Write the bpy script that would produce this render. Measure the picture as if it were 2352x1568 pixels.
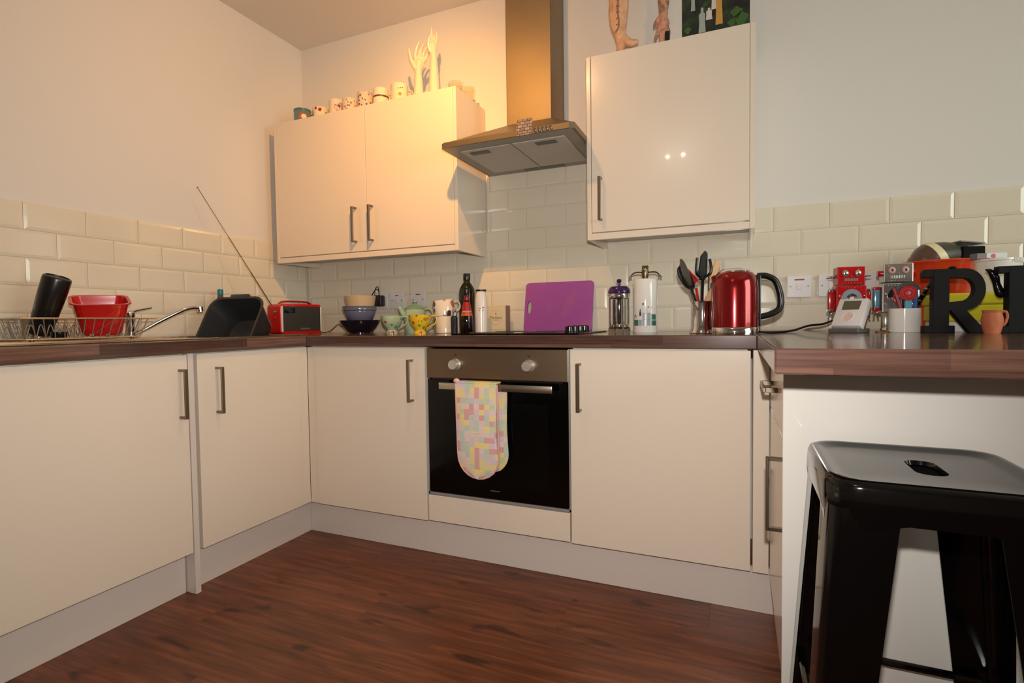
import bpy, bmesh, math, random
from mathutils import Vector, Matrix
random.seed(7)
PI = math.pi
sc = bpy.context.scene
C = sc.collection
for o in list(bpy.data.objects): bpy.data.objects.remove(o)

# ------------------------------------------------------------------ camera, world, lights, exposure
F_PX = 1208.85
cam_d = bpy.data.cameras.new('camera'); cam = bpy.data.objects.new('camera', cam_d); C.objects.link(cam)
cam_d.sensor_width = 36.0; cam_d.lens = F_PX * 36.0 / 2352.0; cam_d.clip_start = 0.05
yaw, pitch, roll = 0.4023, -0.0375, -0.0135
fwd = Vector((-math.sin(yaw)*math.cos(pitch), math.cos(yaw)*math.cos(pitch), math.sin(pitch)))
rgt = Vector((math.cos(yaw), math.sin(yaw), 0)); up = rgt.cross(fwd)
r2 = rgt*math.cos(roll) + up*math.sin(roll); u2 = -rgt*math.sin(roll) + up*math.cos(roll)
m = Matrix((r2, u2, -fwd)).transposed().to_4x4(); m.translation = Vector((2.4171, -2.4906, 0.9612))
cam.matrix_world = m
sc.camera = cam
w = bpy.data.worlds.new('world'); sc.world = w; w.use_nodes = True
w.node_tree.nodes['Background'].inputs[0].default_value = (0.75, 0.87, 1.0, 1)
w.node_tree.nodes['Background'].inputs[1].default_value = 1.6
sc.view_settings.view_transform = 'Standard'; sc.view_settings.look = 'None'
sc.view_settings.gamma = 1.0; sc.view_settings.use_curve_mapping = False
sc.view_settings.exposure = 0.0

def lamp(name, kind, loc, power, col, radius=0.03, aim=None, spot=None, size=None):
    d = bpy.data.lights.new(name, kind); d.energy = power; d.color = col
    if kind in ('POINT', 'SPOT'): d.shadow_soft_size = radius
    if kind == 'SPOT': d.spot_size = spot[0]; d.spot_blend = spot[1]
    if kind == 'AREA': d.shape = 'RECTANGLE'; d.size, d.size_y = size
    o = bpy.data.objects.new(name, d); C.objects.link(o); o.location = loc
    if aim is not None:
        o.rotation_euler = (Vector(aim) - Vector(loc)).to_track_quat('-Z', 'Y').to_euler()
    return o
# the kitchen ceiling spot (warm) and its spill, the twin-bulb lamp further back, daylight through the window behind
L1 = (1.555, -1.175, 2.37)
WARM = (1.0, 0.46, 0.07)
lamp('warm_spot_lamp', 'SPOT', L1, 66, WARM, 0.022, (1.02, -0.315, 1.92), (math.radians(78), 1.0))
lamp('warm_spill_lamp', 'SPOT', L1, 32, (1.0, 0.50, 0.17), 0.022, (0.70, -0.30, 1.70), (math.radians(168), 1.0))
L2 = ((1.86, -3.02, 2.40), (1.99, -3.02, 2.40))
for p in L2: lamp('living_lamp', 'POINT', p, 3, (1.0, 0.86, 0.68), 0.010)
lamp('window_daylight', 'AREA', (4.58, -1.55, 1.5), 24, (0.94, 1.0, 0.88), aim=(2.5, -1.3, 1.2), size=(1.2, 1.15))
# the camera's own flash, just above the lens; its beam fades towards the edge of the wide frame
lamp('camera_flash', 'SPOT', (2.425, -2.46, 1.068), 93, (1.0, 0.95, 0.905), 0.014, (1.45, -0.6, 1.08), (math.radians(138), 1.0))

# ------------------------------------------------------------------ materials
def S(v):
    v /= 255.0
    return v/12.92 if v <= 0.04045 else ((v+0.055)/1.055)**2.4
def RGB(*c): return (S(c[0]), S(c[1]), S(c[2]), 1.0)
MATS = {}
def mat(name, col=(200,200,200), rough=0.5, metal=0.0, coat=0.0, trans=0.0, ior=1.5, emit=None, spec=0.5, bump=None, vary=None, aniso=None):
    if name in MATS: return MATS[name]
    mt = bpy.data.materials.new(name); mt.use_nodes = True
    nt = mt.node_tree; b = nt.nodes['Principled BSDF']
    b.inputs['Base Color'].default_value = RGB(*col)
    b.inputs['Roughness'].default_value = rough; b.inputs['Metallic'].default_value = metal
    b.inputs['Coat Weight'].default_value = coat; b.inputs['Coat Roughness'].default_value = 0.04
    b.inputs['Transmission Weight'].default_value = trans; b.inputs['IOR'].default_value = ior
    b.inputs['Specular IOR Level'].default_value = spec
    if emit: b.inputs['Emission Color'].default_value = RGB(*emit[0]); b.inputs['Emission Strength'].default_value = emit[1]
    tc = nt.nodes.new('ShaderNodeTexCoord')
    if vary:   # (scale, colour2, low, high, stretch)
        n = nt.nodes.new('ShaderNodeTexNoise'); n.inputs['Scale'].default_value = vary[0]; n.inputs['Detail'].default_value = 6
        mp = nt.nodes.new('ShaderNodeMapping'); mp.inputs['Scale'].default_value = vary[4] if len(vary) > 4 else (1,1,1)
        nt.links.new(tc.outputs['Object'], mp.inputs[0]); nt.links.new(mp.outputs[0], n.inputs['Vector'])
        r = nt.nodes.new('ShaderNodeValToRGB'); r.color_ramp.elements[0].position = vary[2]; r.color_ramp.elements[1].position = vary[3]
        r.color_ramp.elements[0].color = RGB(*col); r.color_ramp.elements[1].color = RGB(*vary[1])
        nt.links.new(n.outputs['Fac'], r.inputs[0]); nt.links.new(r.outputs[0], b.inputs['Base Color'])
    if bump:   # (scale, strength, stretch)
        n = nt.nodes.new('ShaderNodeTexNoise'); n.inputs['Scale'].default_value = bump[0]; n.inputs['Detail'].default_value = 4
        mp = nt.nodes.new('ShaderNodeMapping'); mp.inputs['Scale'].default_value = bump[2] if len(bump) > 2 else (1,1,1)
        nt.links.new(tc.outputs['Object'], mp.inputs[0]); nt.links.new(mp.outputs[0], n.inputs['Vector'])
        bp = nt.nodes.new('ShaderNodeBump'); bp.inputs['Strength'].default_value = bump[1]; bp.inputs['Distance'].default_value = 0.002
        nt.links.new(n.outputs['Fac'], bp.inputs['Height']); nt.links.new(bp.outputs[0], b.inputs['Normal'])
    MATS[name] = mt
    return mt
def spots(name, base, cols, scale=60, thr=0.35, rough=0.15, coat=0.3):
    """glazed ground with irregular painted spots (each spot one of cols)"""
    if name in MATS: return MATS[name]
    mt = mat(name, base, rough, coat=coat); nt = mt.node_tree; b = nt.nodes['Principled BSDF']
    tc = nt.nodes.new('ShaderNodeTexCoord'); v = nt.nodes.new('ShaderNodeTexVoronoi'); v.inputs['Scale'].default_value = scale
    nt.links.new(tc.outputs['Object'], v.inputs['Vector'])
    sep = nt.nodes.new('ShaderNodeSeparateColor'); nt.links.new(v.outputs['Color'], sep.inputs[0])
    r = nt.nodes.new('ShaderNodeValToRGB'); r.color_ramp.interpolation = 'CONSTANT'
    els = r.color_ramp.elements
    while len(els) < len(cols): els.new(0.5)
    for i, c in enumerate(cols): els[i].position = i/len(cols); els[i].color = RGB(*c)
    nt.links.new(sep.outputs[0], r.inputs[0])
    lt = nt.nodes.new('ShaderNodeMath'); lt.operation = 'LESS_THAN'; lt.inputs[1].default_value = thr
    nt.links.new(v.outputs['Distance'], lt.inputs[0])
    gt = nt.nodes.new('ShaderNodeMath'); gt.operation = 'GREATER_THAN'; gt.inputs[1].default_value = 0.45
    nt.links.new(sep.outputs[1], gt.inputs[0])
    mu = nt.nodes.new('ShaderNodeMath'); mu.operation = 'MULTIPLY'
    nt.links.new(lt.outputs[0], mu.inputs[0]); nt.links.new(gt.outputs[0], mu.inputs[1])
    mx = nt.nodes.new('ShaderNodeMix'); mx.data_type = 'RGBA'; mx.inputs[6].default_value = RGB(*base)
    nt.links.new(mu.outputs[0], mx.inputs[0]); nt.links.new(r.outputs[0], mx.inputs[7])
    nt.links.new(mx.outputs[2], b.inputs['Base Color'])
    return mt
def patches(name, cols, cell, rough=0.9):
    """patchwork cloth of small printed squares"""
    mt = mat(name, cols[0], rough); nt = mt.node_tree; b = nt.nodes['Principled BSDF']
    tc = nt.nodes.new('ShaderNodeTexCoord')
    sn = nt.nodes.new('ShaderNodeVectorMath'); sn.operation = 'SNAP'; sn.inputs[1].default_value = (cell, 10, cell)
    nt.links.new(tc.outputs['Object'], sn.inputs[0])
    wn = nt.nodes.new('ShaderNodeTexWhiteNoise'); nt.links.new(sn.outputs[0], wn.inputs['Vector'])
    r = nt.nodes.new('ShaderNodeValToRGB'); r.color_ramp.interpolation = 'CONSTANT'; els = r.color_ramp.elements
    while len(els) < len(cols): els.new(0.5)
    for i, c in enumerate(cols): els[i].position = i/len(cols); els[i].color = RGB(*c)
    nt.links.new(wn.outputs['Value'], r.inputs[0])
    n = nt.nodes.new('ShaderNodeTexNoise'); n.inputs['Scale'].default_value = 90
    nt.links.new(tc.outputs['Object'], n.inputs['Vector'])
    mx = nt.nodes.new('ShaderNodeMix'); mx.data_type = 'RGBA'; mx.inputs[0].default_value = 0.35
    r2_ = nt.nodes.new('ShaderNodeValToRGB'); r2_.color_ramp.elements[0].color = RGB(214,196,178); r2_.color_ramp.elements[1].color = RGB(240,222,190)
    nt.links.new(n.outputs['Fac'], r2_.inputs[0])
    nt.links.new(r.outputs[0], mx.inputs[6]); nt.links.new(r2_.outputs[0], mx.inputs[7]); nt.links.new(mx.outputs[2], b.inputs['Base Color'])
    return mt

def wood_floor():
    mt = mat('floor_wood', (92,48,30), 0.38); nt = mt.node_tree; b = nt.nodes['Principled BSDF']; L = nt.links
    tc = nt.nodes.new('ShaderNodeTexCoord'); oi = nt.nodes.new('ShaderNodeObjectInfo')
    mul = nt.nodes.new('ShaderNodeMath'); mul.operation = 'MULTIPLY'; mul.inputs[1].default_value = 40; L.new(oi.outputs['Random'], mul.inputs[0])
    add = nt.nodes.new('ShaderNodeVectorMath'); add.operation = 'ADD'; L.new(tc.outputs['Object'], add.inputs[0]); L.new(mul.outputs[0], add.inputs[1])
    def noise(scale, st, det=8, dist=0.0):
        mp = nt.nodes.new('ShaderNodeMapping'); mp.inputs['Scale'].default_value = st; L.new(add.outputs[0], mp.inputs[0])
        n = nt.nodes.new('ShaderNodeTexNoise'); n.inputs['Scale'].default_value = scale; n.inputs['Detail'].default_value = det
        n.inputs['Distortion'].default_value = dist; L.new(mp.outputs[0], n.inputs['Vector']); return n
    g = noise(6, (0.7, 9, 1), 10, 0.6)
    r = nt.nodes.new('ShaderNodeValToRGB'); e = r.color_ramp.elements
    e[0].position = 0.25; e[0].color = RGB(78,38,18); e[1].position = 0.75; e[1].color = RGB(136,76,42)
    x = e.new(0.5); x.color = RGB(106,55,28)
    L.new(g.outputs['Fac'], r.inputs[0])
    k = noise(6.5, (0.8, 2.4, 1), 2, 0.6)
    kr = nt.nodes.new('ShaderNodeValToRGB'); kr.color_ramp.elements[0].position = 0.63; kr.color_ramp.elements[0].color = (1,1,1,1)
    kr.color_ramp.elements[1].position = 0.72; kr.color_ramp.elements[1].color = (0.38,0.33,0.30,1); L.new(k.outputs['Fac'], kr.inputs[0])
    mx = nt.nodes.new('ShaderNodeMix'); mx.data_type = 'RGBA'; mx.blend_type = 'MULTIPLY'; mx.inputs[0].default_value = 1
    L.new(r.outputs[0], mx.inputs[6]); L.new(kr.outputs[0], mx.inputs[7])
    hs = nt.nodes.new('ShaderNodeHueSaturation'); L.new(mx.outputs[2], hs.inputs['Color'])
    mr = nt.nodes.new('ShaderNodeMapRange'); mr.inputs[3].default_value = 0.86; mr.inputs[4].default_value = 1.12; L.new(oi.outputs['Random'], mr.inputs[0])
    L.new(mr.outputs[0], hs.inputs['Value']); L.new(hs.outputs[0], b.inputs['Base Color'])
    bp = nt.nodes.new('ShaderNodeBump'); bp.inputs['Strength'].default_value = 0.15; bp.inputs['Distance'].default_value = 0.001
    L.new(g.outputs['Fac'], bp.inputs['Height']); L.new(bp.outputs[0], b.inputs['Normal'])
    return mt
def worktop_wood(name, along):
    """block-stave laminate, staves run along x (0) or y (1)"""
    mt = mat(name, (90,55,42), 0.16, coat=0.25); nt = mt.node_tree; b = nt.nodes['Principled BSDF']; L = nt.links
    tc = nt.nodes.new('ShaderNodeTexCoord'); sp = nt.nodes.new('ShaderNodeSeparateXYZ'); L.new(tc.outputs['Object'], sp.inputs[0])
    def mth(op, a, bb):
        n = nt.nodes.new('ShaderNodeMath'); n.operation = op
        for i, v in enumerate((a, bb)):
            if isinstance(v, (int, float)): n.inputs[i].default_value = v
            elif v is not None: L.new(v, n.inputs[i])
        return n.outputs[0]
    u, v = (sp.outputs[0], sp.outputs[1]) if along == 0 else (sp.outputs[1], sp.outputs[0])
    row = mth('FLOOR', mth('ADD', mth('DIVIDE', v, 0.097), 0.06), None)
    zrow = mth('FLOOR', mth('DIVIDE', mth('SUBTRACT', sp.outputs[2], 0.878), 0.2), None)
    key = mth('ADD', mth('MULTIPLY', row, 3.17), mth('MULTIPLY', zrow, 7.7))
    cell = mth('FLOOR', mth('ADD', mth('DIVIDE', u, 0.52), mth('MULTIPLY', mth('SINE', mth('MULTIPLY', key, 12.9), None), 3.0)), None)
    cb = nt.nodes.new('ShaderNodeCombineXYZ'); L.new(cell, cb.inputs[0]); L.new(key, cb.inputs[1])
    wn = nt.nodes.new('ShaderNodeTexWhiteNoise'); L.new(cb.outputs[0], wn.inputs['Vector'])
    r = nt.nodes.new('ShaderNodeValToRGB'); e = r.color_ramp.elements
    e[0].color = RGB(76,54,47); e[1].color = RGB(118,87,74); x = e.new(0.5); x.color = RGB(95,69,60)
    L.new(wn.outputs['Value'], r.inputs[0])
    mp = nt.nodes.new('ShaderNodeMapping'); mp.inputs['Scale'].default_value = (2, 40, 60) if along == 0 else (40, 2, 60); L.new(tc.outputs['Object'], mp.inputs[0])
    n = nt.nodes.new('ShaderNodeTexNoise'); n.inputs['Scale'].default_value = 3.0; n.inputs['Detail'].default_value = 8; L.new(mp.outputs[0], n.inputs['Vector'])
    nr = nt.nodes.new('ShaderNodeValToRGB'); nr.color_ramp.elements[0].position = 0.3; nr.color_ramp.elements[0].color = (0.62,0.58,0.56,1)
    nr.color_ramp.elements[1].position = 0.7; nr.color_ramp.elements[1].color = (1.15,1.1,1.05,1); L.new(n.outputs['Fac'], nr.inputs[0])
    mx = nt.nodes.new('ShaderNodeMix'); mx.data_type = 'RGBA'; mx.blend_type = 'MULTIPLY'; mx.inputs[0].default_value = 1
    L.new(r.outputs[0], mx.inputs[6]); L.new(nr.outputs[0], mx.inputs[7]); L.new(mx.outputs[2], b.inputs['Base Color'])
    return mt

M_wall = mat('wall_paint', (222,216,208), 0.75, bump=(180, 0.05))
M_ceil = mat('ceiling_paint', (226,216,204), 0.85)
M_grout = mat('grout', (210,198,174), 0.8)
M_tile = mat('cream_glaze', (224,214,193), 0.14, coat=0.2, bump=(9, 0.04))
M_door = mat('gloss_cream', (224,209,191), 0.2, coat=0.12)
M_plinth = mat('plinth_white', (212,200,190), 0.22)
M_carc = mat('carcass_white', (220,214,204), 0.4)
M_edge = mat('edge_grey', (120,122,126), 0.4)
M_steel = mat('brushed_steel', (140,120,98), 0.4, 1.0, bump=(60, 0.05, (1, 1, 30)))
M_hood = mat('hood_steel', (140,125,102), 0.48, 1.0, vary=(3.5, (150,134,112), 0.35, 0.7, (0.4,1,1)))
M_hoodin = mat('hood_underside', (150,144,134), 0.45, 0.3)
M_filter = mat('filter_mesh', (196,190,178), 0.6, 0.2, bump=(700, 0.3))
M_chrome = mat('chrome', (225,225,225), 0.06, 1.0)
M_satin = mat('satin_nickel', (136,123,106), 0.34, 1.0)
M_blackg = mat('black_glass', (3,3,3), 0.08, spec=0.35)
M_blackp = mat('black_plastic', (14,14,15), 0.3)
M_blackgl = mat('black_gloss', (8,8,9), 0.12)
M_stool = mat('black_lacquer', (5,5,5), 0.12, coat=0.15, spec=0.35)
M_floor = wood_floor()
M_wtx = worktop_wood('worktop_staves', 0); M_wty = worktop_wood('worktop_staves_cross', 1)
M_white = mat('white_ceramic', (230,226,218), 0.1, coat=0.3)
M_whitep = mat('white_plastic', (222,216,214), 0.3)
M_red = mat('red_plastic', (190,14,16), 0.25, coat=0.3)
M_glass = mat('clear_glass', (245,248,246), 0.02, trans=1.0, ior=1.45)

# ------------------------------------------------------------------ mesh helpers
def box(bm, x0, x1, y0, y1, z0, z1, bev=0.0, seg=2):
    b2 = bmesh.new()
    vs = [b2.verts.new(p) for p in ((x0,y0,z0),(x1,y0,z0),(x1,y1,z0),(x0,y1,z0),(x0,y0,z1),(x1,y0,z1),(x1,y1,z1),(x0,y1,z1))]
    for f in ((3,2,1,0),(4,5,6,7),(0,1,5,4),(1,2,6,5),(2,3,7,6),(3,0,4,7)): b2.faces.new([vs[i] for i in f])
    if bev > 0: bmesh.ops.bevel(b2, geom=b2.edges[:], offset=bev, segments=seg, profile=0.5, affect='EDGES')
    merge(bm, b2); return bm
def merge(bm, b2, mx=None):
    if mx is not None: b2.transform(mx)
    me = bpy.data.meshes.new('tmp'); b2.to_mesh(me); bm.from_mesh(me); bpy.data.meshes.remove(me); b2.free()
BOXES = set()
def B(*a, **k):
    b = box(bmesh.new(), *a, **k); BOXES.add(id(b)); return b
def cyl(bm, p0, p1, r, seg=16, r1=None):
    return tube(bm, [p0, p1], [r, r if r1 is None else r1], seg)
def tube(bm, pts, r, seg=10, closed=False, flat=None):
    pts = [Vector(p) for p in pts]; n = len(pts)
    rs = r if isinstance(r, (list, tuple)) else [r]*n
    if len(rs) != n:
        rs = [rs[0]]*n if len(rs) == 1 else [rs[min(int(i*(len(rs)-1)/(n-1)), len(rs)-2)] + (rs[min(int(i*(len(rs)-1)/(n-1)), len(rs)-2)+1]-rs[min(int(i*(len(rs)-1)/(n-1)), len(rs)-2)])*(i*(len(rs)-1)/(n-1)-min(int(i*(len(rs)-1)/(n-1)), len(rs)-2)) for i in range(n)]
    rings = []; prev = None
    for i, p in enumerate(pts):
        if closed: t = pts[(i+1) % n] - pts[i-1]
        else: t = pts[min(i+1, n-1)] - pts[max(i-1, 0)]
        t.normalize()
        if prev is None:
            a = Vector((0,0,1)) if abs(t.z) < 0.9 else Vector((1,0,0)); u = t.cross(a).normalized()
        else:
            u = prev - t*prev.dot(t)
            if u.length < 1e-6: u = t.orthogonal()
            u.normalize()
        prev = u; v = t.cross(u)
        fu, fv = flat if flat else (1, 1)
        rings.append([bm.verts.new(p + (u*math.cos(2*PI*k/seg)*fu + v*math.sin(2*PI*k/seg)*fv)*rs[i]) for k in range(seg)])
    for i in range(n if closed else n-1):
        a, b = rings[i], rings[(i+1) % n]
        for k in range(seg): bm.faces.new((a[k], a[(k+1) % seg], b[(k+1) % seg], b[k]))
    if not closed:
        bm.faces.new(rings[0][::-1]); bm.faces.new(rings[-1])
    return bm
def lathe(bm, prof, seg=28, c=(0,0,0), a0=0, a1=2*PI, sx=1, sy=1):
    rings = []
    full = abs(a1-a0-2*PI) < 1e-6
    for (r, z) in prof:
        if r < 1e-6: rings.append([bm.verts.new((c[0], c[1], c[2]+z))]); continue
        rings.append([bm.verts.new((c[0]+sx*r*math.cos(a0+(a1-a0)*k/seg), c[1]+sy*r*math.sin(a0+(a1-a0)*k/seg), c[2]+z)) for k in range(seg if full else seg+1)])
    for a, b in zip(rings[:-1], rings[1:]):
        m_ = max(len(a), len(b)); cnt = m_ if full else m_-1
        for k in range(cnt):
            k2 = (k+1) % m_
            if len(a) == 1 and len(b) == 1: continue
            if len(a) == 1: bm.faces.new((a[0], b[k2], b[k]))
            elif len(b) == 1: bm.faces.new((a[k], a[k2], b[0]))
            else: bm.faces.new((a[k], a[k2], b[k2], b[k]))
    return bm
def prism(bm, poly, axis, a, b, bev=0):
    """extrude a 2D polygon along axis: 'y' poly is (x,z), 'x' poly is (y,z), 'z' poly is (x,y)"""
    b2 = bmesh.new()
    def P(q, t): return {'y': (q[0], t, q[1]), 'x': (t, q[0], q[1]), 'z': (q[0], q[1], t)}[axis]
    A = [b2.verts.new(P(q, a)) for q in poly]; Bv = [b2.verts.new(P(q, b)) for q in poly]
    n = len(poly)
    b2.faces.new(A); b2.faces.new(Bv[::-1])
    for i in range(n): b2.faces.new((A[i], Bv[i], Bv[(i+1) % n], A[(i+1) % n]))
    bmesh.ops.recalc_face_normals(b2, faces=b2.faces[:])
    if bev:
        ed = [e for e in b2.edges if e.calc_face_angle(0) > 0.5]
        bmesh.ops.bevel(b2, geom=ed, offset=bev, segments=1, profile=0.5, affect='EDGES')
    merge(bm, b2); return bm
def ball(bm, c, r, seg=12, s=(1,1,1)):
    b2 = bmesh.new(); bmesh.ops.create_uvsphere(b2, u_segments=seg, v_segments=max(6, seg//2), radius=r)
    b2.transform(Matrix.Translation(c) @ Matrix.Diagonal((*s, 1))); merge(bm, b2); return bm
def rotm(bm, ax, ang, c=(0,0,0)):
    bm.transform(Matrix.Translation(c) @ Matrix.Rotation(ang, 4, ax) @ Matrix.Translation(-Vector(c))); return bm
def obj(name, bm, m_, parent=None, smooth=True, ang=35, loc=None):
    if id(bm) in BOXES: BOXES.discard(id(bm)); smooth = False      # flat panels keep true flat normals
    me = bpy.data.meshes.new(name); bmesh.ops.recalc_face_normals(bm, faces=bm.faces[:]); bm.to_mesh(me); bm.free()
    if smooth:
        me.polygons.foreach_set('use_smooth', [True]*len(me.polygons)); me.set_sharp_from_angle(angle=math.radians(ang))
    me.materials.append(m_)
    o = bpy.data.objects.new(name, me); C.objects.link(o)
    if parent is not None: o.parent = parent
    if loc is not None: o.location = loc
    return o
def thing(name, label, cat, loc=(0,0,0), rotz=0.0, group=None):
    o = bpy.data.objects.new(name, None); C.objects.link(o); o.empty_display_size = 0.05
    o.location = loc; o.rotation_euler = (0, 0, rotz); o['label'] = label; o['category'] = cat
    if group: o['group'] = group
    return o
def tag(o, label, cat, group=None):
    o['label'] = label; o['category'] = cat
    if group: o['group'] = group
    return o
def struct(o, label=None):
    o['kind'] = 'structure'
    if label: o['label'] = label
    return o
def arc(cx, cy, r, a0, a1, n): return [(cx + r*math.cos(a0+(a1-a0)*i/n), cy + r*math.sin(a0+(a1-a0)*i/n)) for i in range(n+1)]
def rrect(x0, x1, y0, y1, r, n=5):
    return arc(x1-r, y1-r, r, 0, PI/2, n) + arc(x0+r, y1-r, r, PI/2, PI, n) + arc(x0+r, y0+r, r, PI, 1.5*PI, n) + arc(x1-r, y0+r, r, 1.5*PI, 2*PI, n)
def smoothpath(pts, n=6):
    pts = [Vector(p) for p in pts]; out = []
    for i in range(len(pts)-1):
        p0 = pts[max(i-1, 0)]; p1 = pts[i]; p2 = pts[i+1]; p3 = pts[min(i+2, len(pts)-1)]
        for k in range(n):
            t = k/n
            out.append(0.5*((2*p1) + (p2-p0)*t + (2*p0-5*p1+4*p2-p3)*t*t + (3*p1-p0-3*p2+p3)*t**3))
    out.append(pts[-1]); return out
def text(name, s, size, m_, parent, loc, rot=(PI/2,0,0), depth=0.0004, spacing=1.0, wrap_r=None):
    cu = bpy.data.curves.new(name, 'FONT'); cu.body = s; cu.size = size; cu.extrude = depth; cu.align_x = 'CENTER'; cu.align_y = 'CENTER'; cu.space_character = spacing
    t = bpy.data.objects.new(name, cu); C.objects.link(t)
    bpy.context.view_layer.update()
    me = bpy.data.meshes.new_from_object(t); bpy.data.objects.remove(t); bpy.data.curves.remove(cu)
    me.transform(Matrix.Translation(loc) @ (Matrix.Rotation(rot[2],4,'Z') @ Matrix.Rotation(rot[1],4,'Y') @ Matrix.Rotation(rot[0],4,'X')))
    if wrap_r:   # bend a flat text lying in the plane y=-r round a cylinder about z
        for v in me.vertices:
            a = v.co.x/wrap_r; rr = -v.co.y
            v.co.x, v.co.y = rr*math.sin(a), -rr*math.cos(a)
    me.materials.clear(); me.materials.append(m_)
    o = bpy.data.objects.new(name, me); C.objects.link(o); o.parent = parent
    return o
def copy_tree(o, parent=None):
    c = o.copy(); C.objects.link(c); c.parent = parent
    for ch in list(o.children): copy_tree(ch, c)
    return c

# ------------------------------------------------------------------ the room
CEIL = 2.61; RX = 4.6; FY = -5.2
o = struct(obj('floor', B(-0.1, RX+0.1, FY-0.1, 0.1, -0.12, -0.012), mat('subfloor', (60,32,20), 0.8), smooth=False))
PW, PL = 0.192, 1.28
pm = None
for i in range(int(-FY/PW)+1):
    y1 = -i*PW; off = [0.0, 0.47, 0.86, 0.22, 0.66][i % 5]
    x = -off
    while x < RX:
        xa, xb = max(x, 0.0), min(x+PL, RX)
        if xb - xa > 0.02:
            L_ = xb-xa
            if pm is None or abs(L_-PL) > 1e-6:
                q = obj('plank', B(-L_/2, L_/2, -PW/2, PW/2, -0.012, 0.0, bev=0.0006, seg=1), M_floor, o, smooth=False)
                if abs(L_-PL) < 1e-6: pm = q.data
            else:
                q = bpy.data.objects.new('plank', pm); C.objects.link(q); q.parent = o
            q.location = ((xa+xb)/2, y1-PW/2, 0)
        x += PL
struct(obj('ceiling', B(-0.1, RX+0.1, FY-0.1, 0.1, CEIL, CEIL+0.1), M_ceil, smooth=False))
wb = struct(obj('wall_back', B(-0.1, RX+0.1, 0.0, 0.1, -0.1, CEIL), M_wall, smooth=False))
wl = struct(obj('wall_left', B(-0.1, 0.0, FY-0.1, 0.0, -0.1, CEIL), M_wall, smooth=False))
struct(obj('wall_front', B(-0.1, RX+0.1, FY-0.1, FY, -0.1, CEIL), M_wall, smooth=False))
wr = bmesh.new()   # right wall, outside the picture, with the window opening
WY0, WY1, WZ0, WZ1 = -2.2, -0.9, 0.9, 2.1
box(wr, RX, RX+0.1, FY-0.1, WY0, -0.1, CEIL); box(wr, RX, RX+0.1, WY1, 0.1, -0.1, CEIL)
box(wr, RX, RX+0.1, WY0, WY1, -0.1, WZ0); box(wr, RX, RX+0.1, WY0, WY1, WZ1, CEIL)
struct(obj('wall_right', wr, M_wall, smooth=False))
fr = bmesh.new()
for a in ((WY0,WY0+.05,WZ0,WZ1),(WY1-.05,WY1,WZ0,WZ1),(WY0,WY1,WZ0,WZ0+.05),(WY0,WY1,WZ1-.05,WZ1),(-1.57,-1.53,WZ0+.05,WZ1-.05)): box(fr, RX+0.02, RX+0.08, a[0], a[1], a[2], a[3])
wn = struct(obj('window_1', fr, M_whitep, smooth=False))
for ya, yb in ((WY0+.05,-1.57),(-1.53,WY1-.05)): obj('pane', B(RX+0.05, RX+0.055, ya, yb, WZ0+.05, WZ1-.05), M_glass, wn, smooth=False)

# ------------------------------------------------------------------ metro tiles (children of their wall)
TW, TH, G = 0.2025, 0.1025, 0.0022
def tile_mesh(wd):
    bm = bmesh.new(); hw, hh = (wd-G)/2, (TH-G)/2; e = 0.011
    a = [bm.verts.new(p) for p in ((-hw,0,-hh),(hw,0,-hh),(hw,0,hh),(-hw,0,hh))]
    b = [bm.verts.new(p) for p in ((-hw,-.0045,-hh),(hw,-.0045,-hh),(hw,-.0045,hh),(-hw,-.0045,hh))]
    c = [bm.verts.new(p) for p in ((-hw+e,-.0066,-hh+e),(hw-e,-.0066,-hh+e),(hw-e,-.0066,hh-e),(-hw+e,-.0066,hh-e))]
    bm.faces.new(c)
    for p, q in ((a,b),(b,c)):
        for i in range(4): bm.faces.new((p[i], p[(i+1)%4], q[(i+1)%4], q[i]))
    return bm
tcache = {}
def tile(wall, wd, loc, rot):
    k = round(wd, 3)
    if k not in tcache:
        q = obj('tile', tile_mesh(wd), M_tile, wall, smooth=False); tcache[k] = q.data
    else:
        q = bpy.data.objects.new('tile', tcache[k]); C.objects.link(q); q.parent = wall
    q.location = loc; q.rotation_euler = (random.uniform(-.002,.002), 0, rot + random.uniform(-.002,.002))
Z5 = 1.427   # top of the fifth row
def rows_back(r, xa, xb):
    zc = Z5 - TH*(4-r) - TH/2
    ph = 2.563 if (4-r) % 2 == 0 else 2.563 + TW/2
    k = math.floor((xa-ph)/TW)
    while ph + k*TW < xb:
        a, b = max(ph+k*TW, xa), min(ph+(k+1)*TW, xb); k += 1
        if b-a > 0.015: tile(wb, b-a, ((a+b)/2, -0.002, zc), 0)
for r in range(5): rows_back(r, 0.01, 3.72)
for r in range(5, 8): rows_back(r, 1.228, 1.84)
gb = obj('grout', B(0, 3.72, -0.0035, 0.0, 0.91, Z5), M_grout, wb, smooth=False)
obj('grout', B(1.227, 1.841, -0.0035, 0.0, Z5, Z5+3*TH), M_grout, wb, smooth=False)
obj('grout', B(0.0, 0.0035, -2.6, 0.0, 0.91, Z5), M_grout, wl, smooth=False)
for r in range(5):
    zc = Z5 - TH*(4-r) - TH/2
    ph = -1.3975 if (4-r) % 2 == 0 else -1.3975 + TW/2
    k = math.floor((-2.6-ph)/TW)
    while ph + k*TW < -0.012:
        a, b = max(ph+k*TW, -2.6), min(ph+(k+1)*TW, -0.012); k += 1
        if b-a > 0.015: tile(wl, b-a, (0.002, (a+b)/2, zc), PI/2)

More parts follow.
